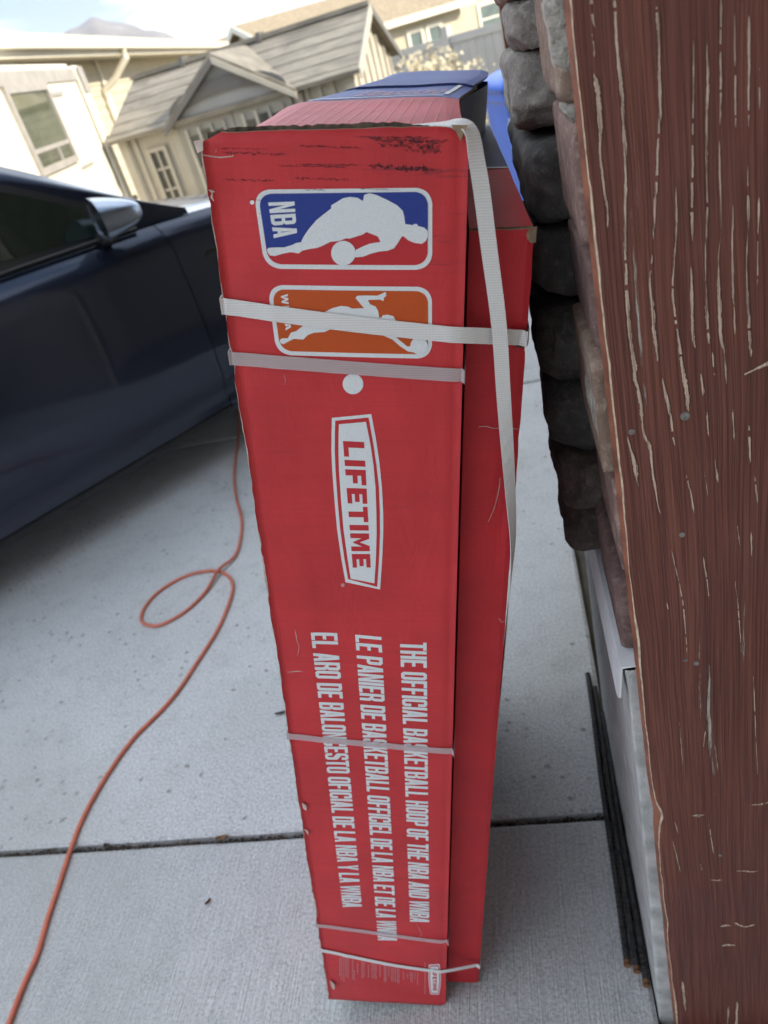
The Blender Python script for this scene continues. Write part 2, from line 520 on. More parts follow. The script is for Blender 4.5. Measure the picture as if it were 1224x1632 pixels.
drive = setp(MB().box(-6.3, .9, -3.2, 4.95, -.085, -.03).build('driveway', M['dirt']), kind='structure')
def slab(x0, x1, y0, y1, mat):
    mb = MB()
    def rough(p, k):                                    # slightly broken arrises along the joints
        return noise.noise(Vector((p[0] * 9, p[1] * 9, k))) * .0022
    nx, ny = max(2, int((x1 - x0) / .06)), max(2, int((y1 - y0) / .06))
    def top(a, b):
        x, y = x0 + (x1 - x0) * a, y0 + (y1 - y0) * b
        z = 0.0
        e = min(x - x0, x1 - x, y - y0, y1 - y)
        if e < 1e-6:
            z = -.005
            x += rough((x, y), 1.0); y += rough((x, y), 5.0)
        return (x, y, z)
    ga = [0, .008 / (x1 - x0)] + [i / nx for i in range(1, nx)] + [1 - .008 / (x1 - x0), 1]
    gb = [0, .008 / (y1 - y0)] + [i / ny for i in range(1, ny)] + [1 - .008 / (y1 - y0), 1]
    v = [top(a, b) for b in gb for a in ga]
    n = len(ga)
    f = [(b*n+a, b*n+a+1, (b+1)*n+a+1, (b+1)*n+a) for b in range(len(gb)-1) for a in range(n-1)]
    ring = [a for a in range(n)] + [b*n+n-1 for b in range(1, len(gb))] + [(len(gb)-1)*n+a for a in range(n-2, -1, -1)] + [b*n for b in range(len(gb)-2, 0, -1)]
    k = len(v)
    v += [(v[i][0], v[i][1], -.075) for i in ring]
    f += [(ring[(i+1) % len(ring)], ring[i], k + i, k + (i+1) % len(ring)) for i in range(len(ring))]
    return mesh('concrete_slab', v, f, mat, drive, smooth=False)
for (x0, x1) in ((-6.2, -3.02), (-3.0, .031)):
    slab(x0, x1, .973, 3.1, M['slab']); slab(x0, x1, 3.118, 4.9, M['slab'])
slab(-6.2, -3.02, -2.1, .955, M['slab_broom']); slab(-3.0, .44, -2.1, .585, M['slab_broom']) if False else None
# the slab the cartons stand on, notched round the footing of the house
slab(-3.0, .031, -2.1, .955, M['slab_broom'])
slab(.034, .44, -2.1, .57, M['slab_broom'])

# ================================================================== THE HOUSE beside the driveway
house = setp(empty('house', Matrix.Translation((0, 0, 0))),
             'tan house with weathered brown trim board and dark stone veneer beside the cartons', 'house')
HW = MB()
HW.box(.066, 7, .606, 1.255, .0, 2.65)
HW.box(.112, 7, 1.256, 2.05, -.05, 2.65)
HW.build('core_wall', M['siding_tan'], house)
MB().box(.46, 7, -3.2, .60, -.09, 2.65).build('side_wall', M['siding_tan'], house)
MB().box(.98, 7, 2.056, 4.6, -.09, 2.65).build('rear_wall', M['siding_tan'], house)
mb = MB()
mb.prism([(-.28, 2.655), (7.6, 2.655), (7.6, 2.82), (4.0, 4.2), (3.7, 4.2), (-.28, 2.82)], 'y', -3.5, 4.9)
mb.build('roof', M['roof_tan'], house)

# trim board, closest thing to the photographer
BX0, BX1, BY = .057, .246, .585
mb = MB()
nz_, nxx = 260, 10
def jag(z):
    n = noise.noise(Vector((3.3, 0, z * 26))) * .0013 + noise.noise(Vector((8.1, 0, z * 90))) * .0006
    for (zc, d, w_) in ((.545, .006, .018), (.53, .003, .05), (1.02, .0015, .03), (.30, .002, .02)):
        n += d * math.exp(-((z - zc) / w_) ** 2)
    return n
zz = [-.03 + 2.2 * i / nz_ for i in range(nz_ + 1)]
v = []; f = []; ix = []
cols = 7
for z in zz:
    j = jag(z)
    wob = noise.noise(Vector((0, 5, z * 3))) * .001
    pw = .0004 + max(0, noise.noise(Vector((7.7, 2, z * 9)))) * .0022 + max(0, noise.noise(Vector((1.2, 2, z * 60)))) * .001
    v += [(BX0 - .0026 + j * .3, BY + .010, z), (BX0 + .0006 + j * .8, BY + .0008, z), (BX0 + .0009 + pw + j, BY, z)]
    for k in range(1, cols - 2):
        v.append((BX0 + .0045 + (BX1 - BX0) * k / (cols - 3), BY + noise.noise(Vector((k * 2.1, 1, z * 6))) * .0004, z))
    v.append((BX1, BY + .021, z))
    while len(v) % (cols + 1): v.append(v[-1])
st_ = cols + 1
for i in range(nz_):
    for k in range(cols):
        a, b = i * st_ + k, (i + 1) * st_ + k
        if (Vector(v[a]) - Vector(v[a + 1])).length < 1e-7: continue
        f.append((a, a + 1, b + 1, b)); ix.append(1 if k == 0 else 2 if k == 1 else 0)
tb = mesh('trim_board', v, f, [M['wood'], M['wood_edge'], M['bare_wood']], house, idx=ix)
tb['label'] = 'brown stained trim board with pale flaking streaks along the grain'
for (px, py, r_) in ((1087, 852, .0024), (1007, 688, .0024), (1092, 663, .0036), (1110, 1057, .0026), (1092, 1052, .002), (1148, 1363, .0018), (1113, 1300, .0022)):
    q = ray(px, py); p = CAMP + q * (BY / q.y)
    mb = MB(); n = 14
    for k_, (ra, dy) in enumerate(((r_ * 1.35, -.0001), (r_, -.0007), (r_ * .55, -.0004))):
        pass
    ring = [[(p.x + math.cos(2*PI*a/n) * ra, BY + dy, p.z + math.sin(2*PI*a/n) * ra) for a in range(n)] for ra, dy in ((r_ * 1.2, .0008), (r_, -.0009), (r_ * .6, -.0009), (r_ * .5, -.0002))]
    vv = [q_ for R_ in ring for q_ in R_]
    ff = [(R_*n+a, R_*n+(a+1) % n, (R_+1)*n+(a+1) % n, (R_+1)*n+a) for R_ in range(3) for a in range(n)] + [tuple(range(3*n, 4*n))]
    mb.add(vv, ff); mb.build('nail_head', M['nail'], tb)

# bare weathered wood showing where the stain has flaked off along the grain
STREAKS = [
 (0,0,[(548,0,16),(555,100,14),(570,300,18),(585,500,16),(597,700,14),(597,900,12),(597,1100,14),(605,1300,16),(620,1489,18),(640,1639,22),(665,1789,16),(680,1909,12),(705,1969,14),(720,2089,12),(740,2209,6),(752,2259,3)]),
 (0,0,[(445,-10,20),(455,80,14),(465,120,4)]), (0,0,[(452,150,6),(462,210,8),(460,250,5)]), (0,0,[(460,320,8),(475,400,26),(490,560,22),(485,660,10),(495,760,12),(515,900,14),(520,1000,6)]),
 (0,0,[(735,30,18),(745,150,14),(745,300,16),(750,480,14),(742,620,10),(735,760,14),(728,900,14),(720,1050,6)]), (0,0,[(715,1120,14),(705,1250,10),(720,1400,22),(725,1489,22),(740,1589,10)]),
 (0,0,[(820,820,8),(822,1000,10),(812,1160,8),(805,1300,10),(830,1480,12),(845,1609,16),(870,1739,22),(875,1809,10)]),
 (0,0,[(897,180,5),(897,400,6),(893,600,8),(893,780,10),(892,950,14),(893,1060,4)]), (0,0,[(885,1170,8),(890,1320,14),(897,1489,12),(905,1529,3)]),
 (0,0,[(958,170,6),(958,400,12),(955,700,10),(957,900,8),(950,1150,6),(955,1400,14),(965,1510,8)]),
 (0,0,[(1018,-10,14),(1018,220,10),(1015,400,14),(1012,550,6)]), (0,0,[(1010,620,6),(1012,780,8),(1018,1000,5),(1005,1160,6),(1010,1350,18),(1020,1500,14),(1030,1540,4)]),
 (0,0,[(1078,60,6),(1080,300,7),(1082,560,4)]), (0,0,[(1070,900,5),(1068,1200,10),(1080,1470,10)]), (0,0,[(1140,70,12),(1140,300,12),(1138,560,8)]), (0,0,[(1135,730,4),(1138,900,10),(1135,1050,6),(1130,1200,10),(1145,1489,16),(1150,1569,4)]),
 (0,0,[(1187,300,8),(1187,480,6)]), (0,0,[(1185,870,8),(1180,1060,5),(1178,1250,6)]),
 (0,540,[(760,175,8),(785,290,16),(800,370,14),(815,470,6)]), (0,540,[(928,150,8),(940,250,14)]), (0,540,[(980,60,8),(988,160,6)]), (0,540,[(1030,20,8),(1042,200,8)]), (0,540,[(955,320,10),(965,430,8)]), (0,540,[(1070,310,10),(1078,450,8)]), (0,540,[(1140,380,10),(1148,550,10)]),
 (0,540,[(605,430,5),(640,560,22),(650,620,10),(655,660,4)]), (0,540,[(865,600,6),(885,680,8),(900,765,6)]), (0,540,[(990,530,8),(1005,630,8)]), (0,540,[(945,580,4),(960,690,6)]), (0,540,[(1165,600,8),(1178,720,8)]), (0,540,[(1090,820,4),(1100,910,6)]), (0,540,[(1150,850,6),(1153,960,5)]), (0,540,[(940,960,6),(955,1060,8),(965,1140,6)]),
 (0,540,[(800,930,4),(835,1080,6),(855,1200,8),(868,1380,5)]), (0,540,[(1080,1060,4),(1095,1200,5),(1107,1380,5)]), (0,540,[(780,1160,6),(785,1190,6)]), (0,540,[(1120,158,16),(1160,138,12),(1224,108,22),(1260,95,10)]),
 (0,1060,[(835,250,5),(850,440,4)]), (0,1060,[(950,290,8),(940,360,5)]), (0,1060,[(990,350,5),(1005,470,4)]), (0,1060,[(965,700,5),(985,830,5)]), (0,1060,[(1160,50,5),(1178,480,4)]), (0,1060,[(848,1390,14),(862,1520,8)]),
 (0,1060,[(888,662,5),(915,660,18),(950,657,5)]), (0,1060,[(1085,905,6),(1120,905,18),(1150,908,12),(1182,905,5)]), (0,1060,[(973,944,6),(1000,946,12),(1028,944,6)]), (0,1060,[(1012,1150,8),(1035,1145,20),(1062,1145,6)]), (0,1060,[(1078,1132,14),(1120,1150,10),(1168,1140,14)]), (0,1060,[(1018,1235,6),(1050,1230,20),(1082,1232,6)]), (0,1060,[(1150,615,6),(1190,612,14),(1240,600,12)]),
 (0,1060,[(1050,1500,10),(1045,1590,8)]), (0,1060,[(1090,1480,12),(1085,1590,14)]), (0,1060,[(815,690,5),(830,740,4)]), (0,1060,[(805,770,5),(840,910,5)]), (0,1060,[(925,870,4),(935,905,4)])]
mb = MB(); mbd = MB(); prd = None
for (ox, oy, pts) in STREAKS:
    P = []
    for (x, y, w_) in pts:
        q = ray(780 + x / 2.757, oy + y / 2.757); p = CAMP + q * ((BY - .0006) / q.y); P.append(Vector((p.x, p.z, w_ / 2.757 / 1200 * q.normalized().dot(C_FWD) * (p - CAMP).length)))
    C_ = catmull(P, 24)
    prev = None
    for i, p in enumerate(C_):
        d = (C_[min(i + 1, len(C_) - 1)] - C_[max(i - 1, 0)]); d = Vector((d.x, d.y)).normalized(); n_ = Vector((-d.y, d.x))
        e = min(i, len(C_) - 1 - i)
        k = p.z * .5 * min(1, .25 + e / 5) * .92
        ra = k * (.78 + .5 * noise.noise(Vector((p.x * 300, p.y * 140, 1))) + .5 * noise.noise(Vector((p.x * 300, p.y * 620, 1))) + .6 * noise.noise(Vector((p.x * 100, p.y * 45, 1)))) ; rb = k * (.78 + .5 * noise.noise(Vector((p.x * 300, p.y * 140, 8))) + .5 * noise.noise(Vector((p.x * 300, p.y * 620, 8))) + .6 * noise.noise(Vector((p.x * 100, p.y * 45, 8))))
        cur = [(p.x + n_.x * max(ra, .00005), BY - .00055, p.y + n_.y * max(ra, .00005)), (p.x - n_.x * max(rb, .00005), BY - .00055, p.y - n_.y * max(rb, .00005))]
        gap_ = noise.noise(Vector((p.x * 120, p.y * 150, 4))) > .42 and k < .0013
        if prev and not gap_: mb.add([prev[0], prev[1], cur[1], cur[0]], [(0, 1, 2, 3)])
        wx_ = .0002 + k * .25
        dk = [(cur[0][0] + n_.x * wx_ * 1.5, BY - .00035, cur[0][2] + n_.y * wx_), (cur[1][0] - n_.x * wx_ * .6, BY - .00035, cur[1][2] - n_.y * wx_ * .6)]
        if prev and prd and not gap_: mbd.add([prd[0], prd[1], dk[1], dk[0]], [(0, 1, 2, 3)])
        prev = cur; prd = dk
    prd = None; prev = None
mb.build('bare_streaks', M['streak'], tb)
mbd.build('dark_streak_rims', M['rimdark'], tb)  # rims paint shade along the flake edges, together with darker stain

# stone veneer
mort = MB()
mort.box(.0595, .10, .6065, 1.25, .7905, 2.62)
veneer = mort.build('stone_veneer', M['mortar'], house)
def stone(x0, x1, y0, y1, z0, z1, mat, seed, amp=.006, flat=False, rnd=.45):
    """a rough quarried block: squashed sphere-cube pushed about by noise"""
    c = Vector(((x0+x1)/2, (y0+y1)/2, (z0+z1)/2)); h = Vector(((x1-x0)/2, (y1-y0)/2, (z1-z0)/2))
    bm = bmesh.new()
    bmesh.ops.create_cube(bm, size=2)
    bmesh.ops.subdivide_edges(bm, edges=bm.edges[:], cuts=13, use_grid_fill=True)
    mn = min(h)
    rg_ = random.Random(int(seed * 10)); cuts_ = []
    for _ in range(9):
        d_ = Vector((rg_.uniform(-1, .1), rg_.uniform(-1, .7), rg_.uniform(-.9, .9))).normalized()
        sup = sum(abs(d_[k]) * h[k] for k in range(3)); cuts_.append((d_, sup * rg_.uniform(.72, .93)))
    for q in bm.verts:
        p = q.co.copy()
        s_ = p.normalized()
        w_ = Vector((p.x * h.x, p.y * h.y, p.z * h.z))
        # round the arrises by a radius that suits the block
        r = mn * rnd
        inner = Vector([max(-(h[k] - r), min(h[k] - r, w_[k])) for k in range(3)])
        d = w_ - inner
        if d.length > 1e-9: w_ = inner + d.normalized() * r
        if not flat:
            for d_, o_ in cuts_:
                e_ = w_.dot(d_) - o_
                if e_ > 0: w_ = w_ - d_ * e_
        nn = noise.fractal(Vector((w_ + c) * 22) + Vector((seed, 0, 0)), .8, 2.0, 5) * amp * .9 + noise.noise(Vector((w_ + c) * 9) + Vector((0, seed, 0))) * amp * 1.2
        w_ = w_ + s_ * nn
        if flat and w_.x < -h.x + .003: w_.x = -h.x + .003 * .2 + nn * .25
        q.co = w_ + c
    me = bpy.data.meshes.new('stone'); bm.to_mesh(me); bm.free()
    me.materials.append(mat)
    me.polygons.foreach_set('use_smooth', [True] * len(me.polygons))
    o = bpy.data.objects.new('stone', me); COL.objects.link(o); o.parent = veneer
    return o
# near strip of cut ends, beside the trim board
zs = [.791, .90, 1.015, 1.135, 1.222, 1.322, 1.42, 1.53, 1.64]
for k in range(len(zs) - 1):
    stone((.0435 if k < 1 else .0495 + .004 * math.sin(k * 2.3)), .10, .609, .772, zs[k] + .004, zs[k+1] - .006, STRIP[(k * 2 + 1) % 3], k * 3.7, .0035, True, .35)
def lump(x0, x1, y0, y1, z0, z1, seed):
    o = stone(x0, x1, y0, y1, z0, z1, M['mortar'], seed, .005, False, .8); o.name = 'mortar_patch'
for k, (z0, z1) in enumerate(((1.345, 1.40), (1.31, 1.332), (1.04, 1.10))):
    lump(.0478 + .002 * (k % 2), .08, .6075, .655 + .03 * (k % 3), z0, z1, 300 + k * 4.4)
# bulging stones past it, from bottom to top; x0 is how far each stands out towards the driveway
zd = [(.802, .872, .0085, 1), (.876, .944, .0065, 1), (.948, 1.038, .0085, 0), (1.042, 1.122, .009, 0), (1.126, 1.203, .013, 0),
      (1.207, 1.282, .018, 0), (1.286, 1.356, .017, 2), (1.36, 1.392, .027, 2), (1.396, 1.46, .023, 2), (1.465, 1.56, .02, 2)]
for k, (z0, z1, x0, mi) in enumerate(zd):
    stone(x0 - .001, .10, .782 - .02 * (k % 2), .972 + .03 * (k % 3), z0, z1, STONES[mi] if k != 8 else STRIP[2], 40 + k * 5.1, .0065, False, .40)
yy = 1.07
seed = 100
while yy < 1.2:
    z = .802
    wy = .17
    while z < 1.62:
        hz = random.uniform(.065, .13)
        stone(random.uniform(.048, .055), .10, yy + .008, min(1.245, yy + wy), z + .003, z + hz - .003, random.choice(STONES + [STRIP[1]]), seed, .006)
        z += hz; seed += 3.3
    yy += wy + .01
# flashing, footing, corner post
mb = MB()
prof_ = [(.0325, .733), (.0340, .7325), (.0412, .7865), (.0590, .7880), (.0590, .7898), (.0396, .7886)]
ys_ = [.594, .600, .607, .616, 1.25]; up_ = [.010, .004, .001, 0, 0]
np_ = len(prof_)
vv = [(x + (.002 if k < 2 else 0) * (u_ / .01), y_, z + (u_ if k < 2 else 0)) for y_, u_ in zip(ys_, up_) for k, (x, z) in enumerate(prof_)]
ff = [(i*np_+k, i*np_+(k+1) % np_, (i+1)*np_+(k+1) % np_, (i+1)*np_+k) for i in range(len(ys_)-1) for k in range(np_)] + [tuple(range(np_)), tuple(range((len(ys_)-1)*np_, len(ys_)*np_))[::-1]]
mb.add(vv, ff)
mb.build('flashing', M['flashing'], house)
mb = MB()
def fpt(a, b):
    # face towards the driveway, then round the corner to the face towards the photographer
    z = -.06 + .843 * b
    L = .66
    s_ = a * (L + .03)
    n = noise.noise(Vector((s_ * 30, 0, z * 30))) * .0010 + noise.noise(Vector((s_ * 7, 3, z * 7))) * .0008
    if s_ < L: return (.0445 + n - .013 * (1 - b) ** 1.5, 1.255 - s_, z)
    return (.0445 + (s_ - L) + n * .3 - .013 * (1 - b) ** 1.5, .595 + n, z)
mb.grid(fpt, 180, 90)
mb.build('footing', M['footing'], house, smooth=True)
mb = MB(); mb.box(.050, .155, 2.052, 2.085, .0, 2.6); mb.box(.0475, .0495, 2.052, 2.085, .0, 2.6, 1)
po = mb.build('corner_post', [M['wood'], M['bare_wood']], house)

# ================================================================== CARTONS
EX = Vector((0.97488513, 0.03860917, -0.2193361)); EZ = Vector((0.21927303, 0.00591275, 0.97564562))
EX.normalize(); EZ.normalize(); EY = EZ.cross(EX).normalized(); EX = EY.cross(EZ).normalized()
P0 = Vector((-0.31744359, 0.61424973, 0.0))
CM = basis(P0, EX, EY, EZ)                       # carton axes: x across the front, y into depth, z up the carton
def face_uv(px, py, s=0.0):
    q = ray(px, py)
    tt = (s + EY.dot(P0) - EY.dot(CAMP)) / EY.dot(q)
    p = CAMP + q * tt - P0
    return Vector((p.dot(EX), p.dot(EZ)))
WB, LB = .2033, 1.3634
def dent(u, v):
    """shallow unevenness of the front panel (towards +depth)"""
    n = noise.noise(Vector((u * 9, 2.0, v * 7))) * .0013
    n -= .0008 * math.exp(-((u + .161) / .0045) ** 2) * (.5 + noise.noise(Vector((0, 8, v * 5))))       # score line near the left arris
    n += .0011 * math.exp(-((u + .03 + .006 * math.sin(v * 21)) / .007) ** 2) * max(0, noise.noise(Vector((3, 8, v * 6))))
    for vs_, k in ((1.218, 1.0), (1.175, .8), (.676, 1.0), (.229, .9), (.145, .7)):
        n += .0016 * k * math.exp(-((v - vs_) / .012) ** 2) * (sm(-.03, 0, u) + sm(-.16, -.203, u))
    n += .003 * sm(-.012, 0, u) ** 2                # rounded right arris
    n += .0035 * math.exp(-((u + .19) / .016) ** 2 - ((v - 1.315) / .02) ** 2)
    n += .004 * math.exp(-((u + .198) / .01) ** 2 - ((v - 1.262) / .02) ** 2)
    n += .0025 * math.exp(-((u + .195) / .014) ** 2 - ((v - .78) / .06) ** 2)
    n += .0015 * sm(1.33, 1.363, v) * noise.noise(Vector((u * 40, 0, 0)))
    return n

carton = setp(empty('carton', CM), 'tall red lettered basketball hoop carton with blue rear half leaning on its narrow neighbour', 'carton')
# front panel: a sheet of board with its own thickness
nu, nv = 24, 160
def lj(v): return noise.noise(Vector((1.7, 0, v * 30))) * .0016 + noise.noise(Vector((4.7, 0, v * 95))) * .0009
def topj(u): return noise.noise(Vector((u * 55, 9, 0))) * .0016 - .007 * sm(-.185, -.205, u) - .006 * sm(-.02, 0.0, u)
def fr(a, b):
    u = -WB + WB * a; v = LB * b
    if a == 0: u += lj(v) - .0005
    if b == 1: v += topj(u)
    return (u, dent(u, v), v)
TH = .0045
mb = MB()
mb.grid(fr, nu, nv, 0)
n1 = len(mb.v)
mb.v += [(x, y + TH, z) for (x, y, z) in mb.v[:n1]]
W1 = nu + 1
for b in range(nv):
    for a in range(nu):
        mb.f.append((n1 + (b+1)*W1+a, n1 + (b+1)*W1+a+1, n1 + b*W1+a+1, n1 + b*W1+a)); mb.i.append(1)
for a in range(nu):
    q = nv * W1 + a
    mb.f.append((q, q + 1, n1 + q + 1, n1 + q)); mb.i.append(1)
    mb.f.append((a + 1, a, n1 + a, n1 + a + 1)); mb.i.append(1)
for b in range(nv):
    q = b * W1
    mb.f.append((q + W1, q, n1 + q, n1 + q + W1)); mb.i.append(1)
    q = b * W1 + nu
    mb.f.append((q, q + W1, n1 + q + W1, n1 + q)); mb.i.append(0)
front = mb.build('front_panel', [M['red'], M['kraft']], carton, smooth=False)
front.data.polygons.foreach_set('use_smooth', [True] * (nu * nv) + [False] * (len(front.data.polygons) - nu * nv))
# the body behind the front panel
DEP = .70
def shift(u, s, v):
    k = sm(.34, DEP, s) * sm(.75, 1.35, v)
    left = (-u / WB)
    return k * (.086 * left + .05 * (1 - left))
def body_pt(u, s, v):
    b = noise.noise(Vector((u * 7, s * 6, v * 5))) * .0014
    return (u + shift(u, s, v) + b, s + b, v)
ring = []
y0 = TH + .0035
for k in range(21): ring.append((-.0006, y0 + (DEP - y0) * k / 20, 'r'))
for k in range(1, 9): ring.append((-WB * k / 8 - .0, DEP, 'b'))
for k in range(1, 21): ring.append((-WB + .001, DEP - (DEP - y0) * k / 20, 'l'))
for k in range(1, 8): ring.append((-WB + WB * k / 8, y0, 'f'))
nr = len(ring); rows = 60; VT = 1.346
v = []; f = []; ix = []
for j in range(rows + 1):
    z = .001 + (VT - .001) * j / rows
    v += [body_pt(u, s, z) for (u, s, _) in ring]
for j in range(rows):
    for k in range(nr):
        k2 = (k + 1) % nr
        f.append((j*nr+k, j*nr+k2, (j+1)*nr+k2, (j+1)*nr+k))
        ix.append(1 if ring[k][1] >= .36 and ring[k][2] != 'f' else (2 if ring[k][2] == 'f' else 0))
f.append(tuple(range(nr))[::-1]); ix.append(2)
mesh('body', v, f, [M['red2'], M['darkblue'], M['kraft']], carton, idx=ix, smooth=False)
def top_sheet(name, s0, s1, v0, v1, mat, inset=.0, th=.004, du=0.0, edge_m=None):
    mb = MB(); na, nb = 14, 8
    def g(a, b):
        s = s0 + (s1 - s0) * b
        u = (-WB + .002 + inset) + (WB - .003 - inset) * a
        z = v0 + (v1 - v0) * b + noise.noise(Vector((u * 14, s * 10, 5))) * .0016 - .006 * sm(.16, .0, a) ** 2 - .003 * sm(.9, 1, a)
        p = body_pt(u, s, 1.35)
        return (p[0] + du, p[1], z)
    mb.grid(g, na, nb, 0)
    n = len(mb.v); mb.v += [(x, y, z - th) for (x, y, z) in mb.v[:n]]
    w = na + 1
    for b in range(nb):
        for a in range(na):
            mb.f.append((n+(b+1)*w+a, n+(b+1)*w+a+1, n+b*w+a+1, n+b*w+a)); mb.i.append(1)
    edge = [a for a in range(w)] + [b*w+na for b in range(1, nb+1)] + [nb*w+a for a in range(na-1, -1, -1)] + [b*w for b in range(nb-1, 0, -1)]
    for i in range(len(edge)):
        a, b = edge[i], edge[(i+1) % len(edge)]
        mb.f.append((b, a, n+a, n+b)); mb.i.append(1)
    return mb.build(name, [mat, edge_m or M['kraft']], carton, smooth=False)
top1 = top_sheet('top_flap', .012, .362, 1.352, 1.3535, M['redtop'])
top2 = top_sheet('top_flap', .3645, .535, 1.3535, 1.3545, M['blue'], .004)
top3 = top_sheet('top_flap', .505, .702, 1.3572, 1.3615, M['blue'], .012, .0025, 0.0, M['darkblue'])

mb = MB(); pv = None                                  # torn inner liner standing along the top of the front panel
for i in range(121):
    u = -.198 + .183 * i / 120
    h = 1.3665 + noise.noise(Vector((u * 60, 4, 0))) * .0016 + noise.noise(Vector((u * 210, 4, 7))) * .001 - .004 * sm(-.06, -.015, u) - .003 * sm(-.17, -.198, u)
    cur = [(u, .0048, 1.345), (u, .0044, h), (u, .0062, h - .0006), (u, .0066, 1.345)]
    if pv: mb.add(pv + cur, [(0, 4, 5, 1), (1, 5, 6, 2), (2, 6, 7, 3)])
    pv = cur
mb.build('torn_liner', M['liner'], carton)

# ---------------------------------------------------------------- flat print on the front panel
def decal(name, polys, mat, layer, parent, conv=None, fine=.013):
    """polys: list of [outline, hole, ...] in panel coordinates; laid on the panel and following its dents"""
    bm = bmesh.new()
    for poly in polys:
        loops = [[Vector((p[0], p[1], 0)) for p in lp] for lp in poly]
        flat_ = [p for lp in loops for p in lp]
        vs_ = [bm.verts.new((p.x, 0, p.y)) for p in flat_]
        for tri in tessellate_polygon(loops):
            try: bm.faces.new([vs_[i] for i in tri])
            except ValueError: pass
    for _ in range(5):
        es = [e for e in bm.edges if e.calc_length() > fine]
        if not es: break
        bmesh.ops.subdivide_edges(bm, edges=es, cuts=1)
    bmesh.ops.triangulate(bm, faces=bm.faces[:])
    for q in bm.verts:
        q.co.y = dent(q.co.x, q.co.z) - .00035 - .00022 * layer
    bm.normal_update()
    for fc in bm.faces:
        if fc.normal.y > 0: fc.normal_flip()
    me = bpy.data.meshes.new(name); bm.to_mesh(me); bm.free()
    me.materials.append(mat)
    o = bpy.data.objects.new(name, me); COL.objects.link(o); o.parent = parent
    return o

